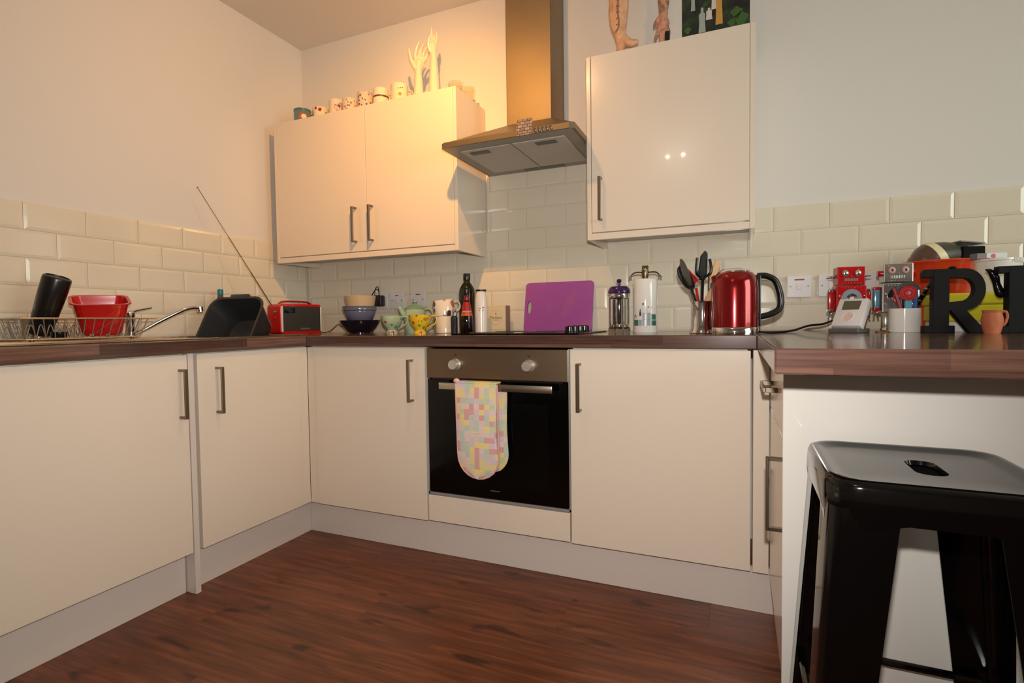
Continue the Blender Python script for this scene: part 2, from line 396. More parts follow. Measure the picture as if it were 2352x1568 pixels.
# ------------------------------------------------------------------ worktops
WT, WU = 0.91, 0.866
XF, YF = 0.656, -0.691      # worktop front edges
XP = 2.478                  # peninsula worktop left edge
YE = -1.495                 # its near end
wtop = lambda n, a, mt: obj(n, B(*a, bev=0.003, seg=2), mt)
wb_bm = bmesh.new(); box(wb_bm, 0.012, XP, -0.62, -0.009, WU, WT); box(wb_bm, 0.47, XP, YF, -0.62, WU, WT, bev=0.003); box(wb_bm, 0.012, 0.13, YF, -0.62, WU, WT)
tag(obj('worktop', wb_bm, M_wtx, smooth=False), 'long dark wood stave worktop along the back wall above the oven', 'worktop')
SX0, SX1, SY0, SY1 = 0.13, 0.47, -1.02, -0.62      # sink bowl opening
wl_bm = bmesh.new()
box(wl_bm, 0.012, XF, -2.9, SY0, WU, WT, bev=0.003); box(wl_bm, 0.012, SX0, SY0, YF, WU, WT); box(wl_bm, SX1, XF, SY0, YF, WU, WT, bev=0.003)
tag(obj('worktop', wl_bm, M_wty, smooth=False), 'dark wood stave worktop along the left wall carrying the dish rack', 'worktop')
tag(wtop('worktop', (XP, 3.46, YE, -0.009, WU, WT), M_wtx), 'thick dark wood breakfast bar worktop above the black stool', 'worktop')

# ------------------------------------------------------------------ base units
XD, YD = 0.64, -0.674       # door faces
ZB, ZD = 0.153, 0.860       # door bottom / top
def handle(parent, p, axis, out, length=0.172):
    """flat strap handle; p = centre on the door face, axis = 'z','x','y' long direction, out = unit outward vector"""
    bm = bmesh.new(); w_, t_, pr = 0.0065, 0.0035, 0.031; h = length/2
    box(bm, -w_, w_, -pr-t_, -pr+t_, -h, h, bev=0.0012, seg=1)
    for s in (-1, 1): box(bm, -w_, w_, -pr+t_, 0.0, s*h-(0.008 if s > 0 else 0), s*h+(0.008 if s < 0 else 0), bev=0.0008, seg=1)
    if axis in ('x',): rotm(bm, 'Y', PI/2)
    if axis == 'y': rotm(bm, 'Y', PI/2)
    ang = math.atan2(out[1], out[0]) + PI/2
    rotm(bm, 'Z', ang)
    bm.transform(Matrix.Translation(p))
    return obj('handle', bm, M_satin, parent)
def unit(label, loc=(0,0,0)): return thing('base_cabinet', label, 'cabinet', loc)
def door(parent, a, name='door'): return obj(name, B(*a, bev=0.0018, seg=2), M_door, parent)
# left run
u = unit('wide cream base cabinet at far left below the dish rack')
obj('body', B(0.03, XD-0.022, -1.836, -1.240, 0.15, WU), M_carc, u, smooth=False)
d = door(u, (XD-0.019, XD, -1.834, -1.238, ZB, ZD)); handle(d, (XD, -1.266, 0.726), 'z', (1,0,0))
u = unit('cream base cabinet at the left edge of the kitchen, mostly outside the picture')
obj('body', B(0.03, XD-0.022, -2.44, -1.840, 0.15, WU), M_carc, u, smooth=False); d = door(u, (XD-0.019, XD, -2.438, -1.838, ZB, ZD)); handle(d, (XD, -2.40, 0.726), 'z', (1,0,0))
tag(obj('end_panel', B(0.03, XD, -1.234, -1.214, 0.0, WU, bev=0.001, seg=1), M_plinth), 'narrow white support panel reaching the floor between the two left cabinets', 'panel')
u = unit('cream corner base cabinet on the left run beside the inner corner')
obj('body', B(0.03, XD-0.022, -1.205, -0.66, 0.15, 0.70), M_carc, u, smooth=False); obj('rail', B(0.5, XD-0.022, -1.205, -0.66, 0.70, WU), M_carc, u, smooth=False)
d = door(u, (XD-0.019, XD, -1.200, -0.722, ZB, ZD)); handle(d, (XD, -1.125, 0.723), 'z', (1,0,0))
obj('corner_post', B(XD-0.019, XD-0.004, -0.719, YD+0.004, ZB, ZD, bev=0.001, seg=1), M_door, u)
# back run
u = unit('cream corner base cabinet on the back run left of the oven')
obj('body', B(XD+0.005, 1.255, YD+0.022, -0.03, 0.15, WU), M_carc, u, smooth=False)
d = door(u, (0.684, 1.258, YD, YD+0.019, ZB, ZD)); handle(d, (1.198, YD, 0.727), 'z', (0,-1,0))
obj('corner_post', B(XD-0.003, 0.681, YD+0.004, YD+0.019, ZB, ZD, bev=0.001, seg=1), M_door, u)
u = unit('wide cream base cabinet right of the oven under the kettle')
obj('body', B(1.874, 2.452, YD+0.022, -0.03, 0.15, WU), M_carc, u, smooth=False)
d = door(u, (1.869, 2.461, YD, YD+0.019, ZB, ZD)); handle(d, (1.905, YD, 0.725), 'z', (0,-1,0))
tag(obj('corner_post', B(2.468, 2.514, YD-0.001, YD+0.03, ZB, ZD+0.002, bev=0.001, seg=1), M_door), 'slim cream filler strip in the right inner corner of the cabinets', 'filler strip')
# peninsula unit (faces left)
XQ = 2.516
u = unit('cream peninsula cabinet with drawer over door behind the stool')
obj('body', B(XQ+0.022, 3.1, -1.178, YD+0.035, 0.15, WU), M_carc, u, smooth=False)
d = door(u, (XQ, XQ+0.019, -1.177, -0.700, 0.690, ZD), 'drawer_front'); handle(d, (XQ, -0.905, 0.776), 'y', (-1,0,0), 0.172)
d = door(u, (XQ, XQ+0.019, -1.177, -0.700, ZB, 0.686)); handle(d, (XQ, -1.148, 0.555), 'z', (-1,0,0), 0.172)
tag(obj('end_panel', B(XQ-0.003, 3.44, -1.200, -1.180, 0.0, WU, bev=0.001, seg=1), mat('gloss_white_panel', (222,217,208), 0.12, coat=0.4)), 'large glossy white end panel of the peninsula behind the black stool', 'panel')
# plinths
XPL, YPL = XD-0.048, YD+0.048
pl = lambda a, lab: tag(obj('plinth', B(*a, bev=0.001, seg=1), M_plinth), lab, 'plinth')
pl((XPL-0.016, XPL, -2.44, -1.238, 0.0, 0.149), 'white plinth board at floor level under the far left cabinet')
pl((XPL-0.016, XPL, -1.210, YPL+0.016, 0.0, 0.149), 'white plinth board under the left corner cabinet')
pl((XPL+0.001, 2.55, YPL, YPL+0.016, 0.0, 0.149), 'long white plinth board under the oven and back cabinets')
pl((2.532, 2.548, -1.178, YPL-0.001, 0.0, 0.149), 'white plinth board under the peninsula cabinet')

# ------------------------------------------------------------------ oven
ov = thing('oven', 'built-in black glass oven with brushed steel control panel', 'oven', (0,0,0))
OX0, OX1 = 1.272, 1.862
obj('body', B(OX0+0.01, OX1-0.01, YD+0.03, -0.1, 0.26, 0.85), M_edge, ov, smooth=False)
cp = obj('control_panel', B(OX0, OX1, YD-0.006, YD+0.03, 0.741, 0.858, bev=0.002), M_steel, ov)
for kx in (1.405, 1.713):
    kb = bmesh.new(); lathe(kb, [(0,0),(0.024,0),(0.0235,0.006),(0.021,0.009),(0.0205,0.024),(0.018,0.029),(0,0.030)], 24)
    rotm(kb, 'X', PI/2); kb.transform(Matrix.Translation((kx, YD-0.006, 0.797)))
    obj('knob', kb, mat('knob_silver', (214,210,202), 0.3, 0.7), ov)
mk = mat('print_dark', (40,30,24), 0.6)
for kx in (1.405, 1.713):
    obj('dial_mark', B(kx-0.004, kx+0.004, YD-0.0066, YD-0.006, 0.83, 0.836), mk, ov, smooth=False)
obj('door_glass', B(OX0+0.002, OX1-0.002, YD-0.004, YD+0.03, 0.279, 0.735, bev=0.002), M_blackg, ov)
obj('inner_window', B(OX0+0.075, OX1-0.075, YD-0.0046, YD-0.004, 0.335, 0.655), mat('oven_window', (7,7,6), 0.12, spec=0.3), ov, smooth=False)
hb = bmesh.new(); box(hb, 1.352, 1.816, YD-0.05, YD-0.038, 0.703, 0.729, bev=0.002)
for hx in (1.385, 1.785): box(hb, hx-0.009, hx+0.009, YD-0.04, YD-0.003, 0.709, 0.723)
obj('door_handle', hb, mat('oven_handle', (190,180,166), 0.25, 1.0), ov)
obj('vent_strip', B(OX0+0.02, OX1-0.02, YD+0.0, YD+0.03, 0.735, 0.741), M_blackp, ov, smooth=False)
fb = bmesh.new()
for a in ((OX0-0.006, OX0, 0.262, 0.86), (OX1, OX1+0.006, 0.262, 0.86), (OX0-0.006, OX1+0.006, 0.266, 0.275)): box(fb, a[0], a[1], YD+0.002, YD+0.02, a[2], a[3])
obj('trim_frame', fb, mat('oven_trim', (176,176,172), 0.3, 0.5), ov, smooth=False)
obj('maker_mark', B(1.548, 1.588, YD-0.0046, YD-0.004, 0.309, 0.3135), mat('print_grey', (70,70,70), 0.5), ov, smooth=False)
pn = obj('drawer_panel', B(1.265, 1.864, YD, YD+0.019, ZB+0.003, 0.262, bev=0.0018), M_door); tag(pn, 'shallow cream filler panel directly below the oven door', 'panel')
tag(obj('side_gasket', B(1.8655, 1.868, YD+0.004, YD+0.02, 0.262, ZD), M_edge), 'thin grey seal strip between the oven and the cabinet right of it', 'seal strip')
tag(obj('side_gasket', B(1.2595, 1.2645, YD+0.006, YD+0.02, 0.262, ZD), mat('edge_pale', (168,170,174), 0.4)), 'thin pale strip between the oven and the cabinet left of it', 'seal strip')

# oven glove over the handle
gl = thing('oven_glove', 'pastel patchwork double oven glove hanging over the oven handle', 'oven glove', (0,0,0))
M_gl = patches('patchwork', [(214,186,184),(216,200,120),(176,196,150),(204,120,136),(230,204,100),(160,190,184),(220,190,190),(200,180,200)], 0.0205)
def glove(x0, x1, zt, zb, yf, th, bulge):
    bm = bmesh.new(); nx, nz = 10, 22; rows = []
    cx, hw = (x0+x1)/2, (x1-x0)/2
    for side in (0, 1):
        grid = []
        for j in range(nz+1):
            t = j/nz; z = zt + (zb-zt)*t
            rr = hw*1.02; dz = z-(zb+rr)
            wf_ = 1.0 if dz > 0 else math.sqrt(max(0.0, 1-(dz/rr)**2))
            wf_ = max(wf_, 0.06) * (1.0 - 0.05*math.sin(PI*t*1.1)**2)
            row = []
            for i in range(nx+1):
                s = -1 + 2*i/nx
                edge = max(0.0, 1-abs(s)**3)
                yy = yf - (th*0.5*edge*(0.4+0.6*min(1, 2*t)) + bulge*math.sin(PI*t)*0.5 + 0.003*math.sin(9*t+3*s)) if side == 0 else yf + th*0.5*edge*0.6
                row.append(bm.verts.new((cx + hw*s*wf_ + 0.006*t, yy, z)))
            grid.append(row)
        for j in range(nz):
            for i in range(nx):
                q = (grid[j][i], grid[j][i+1], grid[j+1][i+1], grid[j+1][i]); bm.faces.new(q if side == 0 else q[::-1])
        rows.append(grid)
    a, b = rows
    for j in range(nz):
        bm.faces.new((a[j][0], a[j+1][0], b[j+1][0], b[j][0])); bm.faces.new((a[j][nx], b[j][nx], b[j+1][nx], a[j+1][nx]))
    for i in range(nx):
        bm.faces.new((a[0][i], b[0][i], b[0][i+1], a[0][i+1])); bm.faces.new((a[nz][i], a[nz][i+1], b[nz][i+1], b[nz][i]))
    return bm
obj('front_mitt', glove(1.436, 1.606, 0.731, 0.372, YD-0.062, 0.016, 0.012), M_gl, gl, ang=60)
obj('back_mitt', glove(1.462, 1.632, 0.726, 0.385, YD-0.026, 0.014, 0.004), M_gl, gl, ang=60)
obj('strap', B(1.436, 1.606, YD-0.064, YD-0.020, 0.7305, 0.7375, bev=0.003), M_gl, gl)
tp = bmesh.new(); tube(tp, smoothpath([(1.44,YD-0.066,0.56),(1.48,YD-0.07,0.552),(1.52,YD-0.073,0.548),(1.57,YD-0.071,0.55),(1.604,YD-0.066,0.556)]), 0.002, 6)
obj('pocket_hem', tp, mat('hem_peach', (228,196,160), 0.9), gl)
ed = bmesh.new()
pts = [(1.434,YD-0.062,0.73)] + [(1.437+0.0,YD-0.063,0.6),(1.440,YD-0.063,0.47)] + [(1.527+0.086*math.cos(a), YD-0.063, 0.458+0.086*math.sin(a)) for a in [PI+PI*k/12 for k in range(13)]] + [(1.61,YD-0.063,0.55),(1.608,YD-0.062,0.73)]
tube(ed, pts, 0.0035, 6); obj('edge_binding', ed, mat('binding_pink', (214,168,160), 0.9), gl)
lp = bmesh.new(); ball(lp, (1.432, YD-0.05, 0.738), 0.011, 10, (1.2,0.8,0.9)); obj('hanging_loop', lp, mat('loop_pink', (232,176,160), 0.9), gl)

# ------------------------------------------------------------------ hob
hob = thing('hob', 'black glass hob set in the worktop above the oven', 'hob', (0,0,0))
obj('glass_plate', B(1.338, 1.878, -0.59, -0.125, WT, WT+0.006, bev=0.002), M_blackg, hob)
for (hx, hy, hr) in ((1.46,-0.25,0.075),(1.46,-0.46,0.095),(1.68,-0.25,0.095),(1.68,-0.46,0.075)):
    rg = bmesh.new(); tube(rg, [(hx+hr*math.cos(a), hy+hr*math.sin(a), WT+0.0062) for a in [2*PI*k/36 for k in range(36)]], 0.0012, 4, closed=True)
    obj('cooking_ring', rg, mat('ring_grey', (60,58,56), 0.4), hob)
for ky in (-0.50, -0.425, -0.35, -0.275):
    kb = bmesh.new(); lathe(kb, [(0,0),(0.021,0),(0.021,0.004),(0.019,0.006),(0.0185,0.022),(0.016,0.025),(0,0.0255)], 20, (1.817, ky, WT+0.006))
    box(kb, 1.8145, 1.8195, ky-0.017, ky+0.017, WT+0.028, WT+0.033)
    obj('control_knob', kb, M_blackgl, hob)

# ------------------------------------------------------------------ extractor hood
hd = thing('extractor_hood', 'steel chimney extractor hood between the wall cabinets', 'extractor hood', (0,0,0))
HX0, HX1, HZ = 1.247, 1.841, 1.709
lip = bmesh.new()
prof = [(HX0,-0.008),(HX0,-0.485)] + [(HX0+0.02,-0.498)] + [(HX1-0.02,-0.498),(HX1,-0.485),(HX1,-0.008)]
prism(lip, prof, 'z', HZ, HZ+0.022)
ob_ = obj('canopy_rim', lip, M_hood, hd, smooth=False)
cn = bmesh.new(); CX0, CX1, CY = 1.433, 1.652, -0.205
lo = [(HX0,-0.008),(HX0,-0.488),(HX1,-0.488),(HX1,-0.008)]; hi = [(CX0-0.003,-0.008),(CX0-0.003,CY-0.003),(CX1+0.003,CY-0.003),(CX1+0.003,-0.008)]
va = [cn.verts.new((x,y,HZ+0.022)) for x,y in lo]; vb = [cn.verts.new((x,y,1.872)) for x,y in hi]
for i in range(4): cn.faces.new((va[i], va[(i+1)%4], vb[(i+1)%4], vb[i]))
cn.faces.new(vb); cn.faces.new(va[::-1])
obj('canopy', cn, M_hood, hd, smooth=False)
obj('chimney', B(CX0, CX1, CY, -0.006, 1.872, CEIL-0.004, bev=0.003), M_hood, hd)
un = bmesh.new(); box(un, HX0+0.012, HX1-0.012, -0.488, -0.012, HZ-0.001, HZ+0.002)
obj('underside', un, M_hoodin, hd, smooth=False)
for xa, xb in ((HX0+0.06, 1.538), (1.552, HX1-0.06)):
    obj('filter', B(xa, xb, -0.43, -0.075, HZ-0.005, HZ-0.001, bev=0.001, seg=1), M_filter, hd)
obj('filter_divider', B(1.54, 1.55, -0.43, -0.075, HZ-0.007, HZ-0.001), mat('divider_alu', (190,184,172), 0.4, 0.7), hd, smooth=False)
for lx in (1.385, 1.69):
    lb = bmesh.new(); box(lb, lx-0.045, lx+0.045, -0.408, -0.374, HZ-0.008, HZ-0.005, bev=0.001, seg=1); obj('filter_latch', lb, mat('latch_dark', (92,96,92), 0.4, 0.4), hd)
obj('lamp_cover', B(1.46, 1.66, -0.066, -0.03, HZ-0.004, HZ-0.001), mat('lamp_cover', (70,70,66), 0.3), hd, smooth=False)
for k in range(5):
    bb = bmesh.new(); cyl(bb, (1.682+0.0165*k, -0.496, HZ+0.012), (1.682+0.0165*k, -0.508, HZ+0.012), 0.006, 14); obj('push_button', bb, M_chrome, hd)
# brick-pattern magnet on the rim
def brickmat():
    mt = mat('tiny_bricks', (150,120,96), 0.8); nt = mt.node_tree
    tc = nt.nodes.new('ShaderNodeTexCoord'); br = nt.nodes.new('ShaderNodeTexBrick'); mp = nt.nodes.new('ShaderNodeMapping')
    mp.inputs['Rotation'].default_value = (PI/2, 0, 0); nt.links.new(tc.outputs['Object'], mp.inputs[0]); nt.links.new(mp.outputs[0], br.inputs[0])
    br.inputs['Color1'].default_value = RGB(176,156,134); br.inputs['Color2'].default_value = RGB(140,110,92); br.inputs['Mortar'].default_value = RGB(66,54,48)
    br.inputs['Scale'].default_value = 1.0; br.inputs['Brick Width'].default_value = 0.021; br.inputs['Row Height'].default_value = 0.0125; br.inputs['Mortar Size'].default_value = 0.0012
    nt.links.new(br.outputs[0], nt.nodes['Principled BSDF'].inputs['Base Color']); return mt
mg = B(1.603, 1.668, -0.0022, 0.0, 0.0, 0.066); rotm(mg, 'X', -0.10); mg.transform(Matrix.Translation((0, -0.5005, HZ-0.002)))
tag(obj('magnet', mg, brickmat(), smooth=False), 'small brick-pattern magnet on the front rim of the extractor hood', 'magnet')
lf = thing('leaf_ornament', 'tiny dark and yellow leaf ornament on the right slope of the extractor hood', 'ornament', (1.76, -0.22, 1.772))
for k, (dx, dy, a, mt) in enumerate(((0,0,0.2,mat('leaf_dark',(70,64,30),0.6)),(0.02,0.01,0.9,mat('leaf_yellow',(190,160,60),0.6)),(-0.02,0.0,-0.6,MATS['leaf_dark']))):
    b_ = bmesh.new(); prism(b_, [(-0.022,0),(-0.008,0.008),(0.01,0.007),(0.024,0),(0.01,-0.007),(-0.008,-0.008)], 'z', 0, 0.003); rotm(b_, 'Z', a); rotm(b_, 'Y', 0.55); b_.transform(Matrix.Translation((dx,dy,0.006+0.004*k))); obj('leaf', b_, mt, lf)

# ------------------------------------------------------------------ wall cabinets
YW = -0.315; ZWB, ZWT = 1.298, 2.052
def wallunit(label, x0, x1, doors, pl_, pr_):
    u = thing('wall_cabinet', label, 'cabinet', (0,0,0))
    bm = bmesh.new(); xi0 = x0 + (0.018 if pl_ else 0); xi1 = x1 - (0.018 if pr_ else 0)
    obj('body', B(xi0, xi1, YW+0.022, -0.009, ZWB+0.032, ZWT-0.002), M_carc, u, smooth=False)
    for on, a, b in ((True, x0, x0+0.018), (pr_, x1-0.018, x1)):
        if on: obj('side_panel', B(a, b, YW, -0.009, ZWB, ZWT, bev=0.0012, seg=1), M_door, u)
    obj('pelmet', B(x0+0.0185, x1-0.0185, YW, YW+0.018, ZWB, ZWB+0.027, bev=0.001, seg=1), M_door, u)
    for a, b, hx in doors:
        d = door(u, (a, b, YW, YW+0.019, ZWB+0.031, ZWT)); handle(d, (hx, YW, 1.463), 'z', (0,-1,0), 0.177)
    return u
wallunit('cream two-door wall cabinet with mugs and white hands on top', 0.095, 1.226, ((0.1145, 0.7035, 0.637), (0.7065, 1.2065, 0.740)), True, True)
wallunit('cream single-door wall cabinet right of the extractor hood', 1.842, 2.482, ((1.862, 2.462, 1.901),), True, True)

# ------------------------------------------------------------------ ceiling lights (outside the picture, above and behind the camera)
def spotlight(loc, n, label, aims):
    t = thing('ceiling_light', label, 'lamp', (0,0,0))
    b_ = bmesh.new(); lathe(b_, [(0,0),(0.06,0),(0.06,-0.012),(0.05,-0.022),(0,-0.024)], 24, (loc[0], loc[1], CEIL)); obj('ceiling_rose', b_, M_chrome, t)
    for i, (p, aim) in enumerate(zip(n, aims)):
        b_ = bmesh.new(); tube(b_, [(loc[0], loc[1], CEIL-0.02), (p[0], p[1], p[2]+0.09)], 0.006, 8); obj('arm', b_, M_chrome, t)
        b_ = bmesh.new(); lathe(b_, [(0.012,0.09),(0.02,0.085),(0.036,0.045),(0.036,0.042),(0.018,0.08),(0.011,0.085)], 20)
        dq = (Vector(aim)-Vector(p)).to_track_quat('-Z','Y').to_matrix().to_4x4(); b_.transform(Matrix.Translation(p) @ dq); obj('shade', b_, M_chrome, t)
spotlight((1.555, -1.2, 0), [L1], 'chrome ceiling spotlight over the kitchen aimed at the two-door wall cabinet', [(1.02,-0.315,1.92)])
spotlight((1.925, -3.02, 0), L2, 'chrome twin ceiling spotlight behind the camera', [(1.8,-3.0,0),(2.05,-3.0,0)])

# ------------------------------------------------------------------ bar stool
st = thing('bar_stool', 'black metal bar stool with handle slot in front of the white end panel', 'stool', (2.705, -1.399, 0), math.radians(-0.5))
SH, hw = 0.71, 0.155
def ring(h, r, z, n=6): return [(x, y, z) for x, y in rrect(-h, h, -h, h, r, n)]
sb = bmesh.new()
loops = [ring(hw-0.001, 0.05, SH-0.062), ring(hw+0.001, 0.05, SH-0.04), ring(hw, 0.05, SH-0.012), ring(hw-0.004, 0.048, SH-0.003), ring(hw-0.011, 0.045, SH), ring(hw-0.018, 0.042, SH-0.0015), ring(hw-0.028, 0.036, SH-0.006), ring(hw-0.04, 0.03, SH-0.0075)]
vl = [[sb.verts.new(p) for p in l] for l in loops]; nn = len(vl[0])
for a, b in zip(vl[:-1], vl[1:]):
    for k in range(nn): sb.faces.new((a[k], a[(k+1)%nn], b[(k+1)%nn], b[k]))
# seat pan with a stadium slot
slot = [(x, y) for x, y in rrect(-0.012, 0.034, -0.048, 0.054, 0.0215, 6)]
import itertools
sl = [sb.verts.new((x, y, SH-0.0075)) for x, y in slot]; sl2 = [sb.verts.new((0.011+(x-0.011)*0.88, 0.003+(y-0.003)*0.95, SH-0.015)) for x, y in slot]
inner = vl[-1]
for k in range(nn): sb.faces.new((inner[k], inner[(k+1)%nn], sl[(k+1)%nn], sl[k]))
for k in range(nn): sb.faces.new((sl[k], sl[(k+1)%nn], sl2[(k+1)%nn], sl2[k]))
rotm(sb, 'Z', 0)
obj('seat', sb, M_stool, st, ang=50)
obj('underside', B(-hw+0.012, hw-0.012, -hw+0.012, hw-0.012, SH-0.03, SH-0.024), mat('stool_inside', (4,4,4), 0.6), st, smooth=False)
# apron with the chamfered arch on each side
for k in range(4):
    ab = bmesh.new(); z0, zt_ = SH-0.062, SH-0.025
    poly = [(-0.112, z0-0.018),(-0.112, zt_),(0.112, zt_),(0.112, z0-0.018),(0.055,z0-0.002),(0.028,z0+0.004),(-0.028,z0+0.004),(-0.055,z0-0.002)]
    prism(ab, poly, 'y', -hw+0.002, -hw+0.005); rotm(ab, 'Z', k*PI/2); obj('apron', ab, M_stool, st)
SPL = 0.040
def legpt(s, t, z, sx, sy):
    """corner-angle leg: s/t local offsets from the outer corner"""
    f = (SH-0.045-z)/(SH-0.045)
    c = hw - 0.004 + SPL*f
    return (sx*(c-s), sy*(c-t), z)
for sx, sy in ((-1,-1),(1,-1),(1,1),(-1,1)):
    lb = bmesh.new(); secs = []
    for z in (SH-0.045, SH-0.09, 0.35, 0.03):
        f = (SH-0.045-z)/(SH-0.045); wd = 0.094 - 0.038*f; rr = 0.026 - 0.010*f; th = 0.003
        out = [(wd,0)] + [(rr-rr*math.sin(a), rr-rr*math.cos(a)) for a in [PI/2*k/5 for k in range(6)]] + [(0,wd)]
        inn = [(th,wd)] + [(rr-(rr-th)*math.sin(a), rr-(rr-th)*math.cos(a)) for a in [PI/2*(5-k)/5 for k in range(6)]] + [(wd,th)]
        secs.append([lb.verts.new(legpt(q[0], q[1], z, sx, sy)) for q in out+inn])
    n_ = len(secs[0])
    for a, b in zip(secs[:-1], secs[1:]):
        for k in range(n_): lb.faces.new((a[k], a[(k+1)%n_], b[(k+1)%n_], b[k]))
    lb.faces.new(secs[0]); lb.faces.new(secs[-1][::-1])
    lg = obj('leg', lb, M_stool, st, ang=40)
    fb_ = bmesh.new(); c_ = hw-0.004+SPL-0.022; lathe(fb_, [(0,0),(0.026,0),(0.024,0.03),(0,0.032)], 16, (sx*c_, sy*c_, 0)); obj('rubber_foot', fb_, M_blackp, lg)
for k in range(4):
    z = 0.262; f = (SH-0.045-z)/(SH-0.045); c_ = hw-0.004+SPL*f-0.012
    rb = bmesh.new(); tube(rb, [(-c_+0.02, -c_+0.002, z), (c_-0.02, -c_+0.002, z)], 0.0075, 8); rotm(rb, 'Z', k*PI/2); obj('foot_rail', rb, M_stool, st)

# ------------------------------------------------------------------ sink, tap, dish rack and what stands in it
M_sink = mat('sink_steel', (176,172,164), 0.25, 1.0)
sk = thing('sink', 'stainless steel inset sink and drainer on the left worktop', 'sink', (0,0,0))
dr = bmesh.new(); SD0 = -2.25
box(dr, 0.07, 0.525, SD0, SY0-0.001, WT, WT+0.004, bev=0.0015, seg=1); box(dr, 0.07, SX0, SY0, SY1+0.03, WT, WT+0.004); box(dr, SX1, 0.525, SY0, SY1+0.03, WT, WT+0.004); box(dr, SX0, SX1, SY1, SY1+0.03, WT, WT+0.004)
obj('drainer', dr, M_sink, sk)
bw = bmesh.new()
for a in ((SX0, SX0+0.003, SY0, SY1), (SX1-0.003, SX1, SY0, SY1), (SX0, SX1, SY0, SY0+0.003), (SX0, SX1, SY1-0.003, SY1)): box(bw, a[0], a[1], a[2], a[3], 0.735, WT+0.002)
box(bw, SX0, SX1, SY0, SY1, 0.730, 0.735); obj('bowl', bw, M_sink, sk, smooth=False)
for k in range(7):
    rb = bmesh.new(); tube(rb, [(0.12+0.05*k, -2.15, WT+0.004), (0.12+0.05*k, -1.08, WT+0.004)], 0.003, 6); obj('drainer_ridge', rb, M_sink, sk)
tp = thing('mixer_tap', 'chrome mixer tap with a long swan spout behind the dish rack', 'tap', (0.105, -1.10, WT+0.004))
b_ = bmesh.new(); lathe(b_, [(0,0),(0.026,0),(0.026,0.006),(0.017,0.012),(0.016,0.085),(0.019,0.09),(0.019,0.105),(0.013,0.112),(0,0.113)], 20); obj('body', b_, M_chrome, tp)
b_ = bmesh.new(); tube(b_, smoothpath([(0.0,0.0,0.012),(0.02,0.04,0.035),(0.05,0.12,0.085),(0.07,0.19,0.122),(0.08,0.23,0.131),(0.083,0.25,0.127)]), [0.0085]*26, 12); obj('spout', b_, M_chrome, tp)
b_ = bmesh.new(); cyl(b_, (0.083,0.25,0.134), (0.084,0.252,0.112), 0.012, 14); obj('aerator', b_, M_chrome, tp)
b_ = bmesh.new(); tube(b_, [(0.0,0.0,0.108),(0.01,0.03,0.118),(0.015,0.08,0.128)], [0.007,0.005,0.004], 10); obj('lever', b_, M_chrome, tp)

rk = thing('dish_rack', 'silver wire dish rack on the steel drainer', 'dish rack', (0,0,0))
M_wire = mat('rack_wire', (196,192,184), 0.35, 1.0)
RX0, RX1, RY0, RY1, RZ0, RZ1 = 0.07, 0.315, -1.545, -1.195, WT+0.014, WT+0.083
def wire(pts, r=0.0018, name='wire', closed=False, parent=rk): 
    b2 = bmesh.new(); tube(b2, pts, r, 6, closed); return obj(name, b2, M_wire, parent)
fl_ = 0.022
wire([(RX0-fl_,RY0-fl_,RZ1),(RX1+fl_,RY0-fl_,RZ1),(RX1+fl_,RY1+fl_+0.03,RZ1),(RX0-fl_,RY1+fl_+0.03,RZ1)], 0.003, 'top_rim', True)
wire([(RX0,RY0,RZ0),(RX1,RY0,RZ0),(RX1,RY1,RZ0),(RX0,RY1,RZ0)], 0.003, 'base_rim', True)
for k in range(14):
    y = RY0 + (RY1-RY0)*k/13
    yt = RY0-fl_ + (RY1-RY0+2*fl_)*k/13
    wire([(RX1+fl_,yt,RZ1),(RX1,y,RZ0),(RX0,y,RZ0),(RX0-fl_,yt,RZ1)])
for k in range(1, 8):
    x = RX0 + (RX1-RX0)*k/8; xt = RX0-fl_+(RX1-RX0+2*fl_)*k/8
    wire([(xt,RY0-fl_,RZ1),(x,RY0,RZ0),(x,RY1,RZ0),(xt,RY1+fl_,RZ1)])
for xr in (0.155, 0.235):
    pts = []
    for k in range(12*8+1):
        t = k/8; pts.append((xr, RY0+0.01+(RY1-RY0-0.02)*k/96, RZ0+0.004+0.045*(0.5-0.5*math.cos(2*PI*t))**0.7))
    wire(pts, 0.0016, 'plate_divider')
for x, y in ((RX0+0.01,RY0+0.02),(RX1-0.01,RY0+0.02),(RX0+0.01,RY1-0.02),(RX1-0.01,RY1-0.02)):
    b2 = bmesh.new(); lathe(b2, [(0,0),(0.007,0),(0.006,0.011),(0,0.012)], 10, (x, y, WT+0.004)); obj('rubber_foot', b2, M_blackp, rk)

tb = thing('tumbler', 'tall black drinks flask leaning in the dish rack against the tiles', 'flask', (0.16, -1.43, WT+0.018))
b_ = bmesh.new(); lathe(b_, [(0,0),(0.031,0),(0.034,0.004),(0.041,0.15),(0.042,0.205),(0.040,0.212),(0.034,0.215),(0.033,0.211),(0,0.209)], 28); b_.transform(Matrix.Translation((-0.015,0,0.013)) @ Matrix.Rotation(0.36, 4, Vector((-0.395,0.918,0)))); obj('body', b_, mat('flask_black', (20,17,15), 0.28), tb)
b_ = bmesh.new(); lathe(b_, [(0,0.2096),(0.030,0.2096),(0.030,0.2112),(0,0.2112)], 24); b_.transform(Matrix.Translation((-0.015,0,0.013)) @ Matrix.Rotation(0.36, 4, Vector((-0.395,0.918,0)))); obj('base_disc', b_, M_blackp, tb)

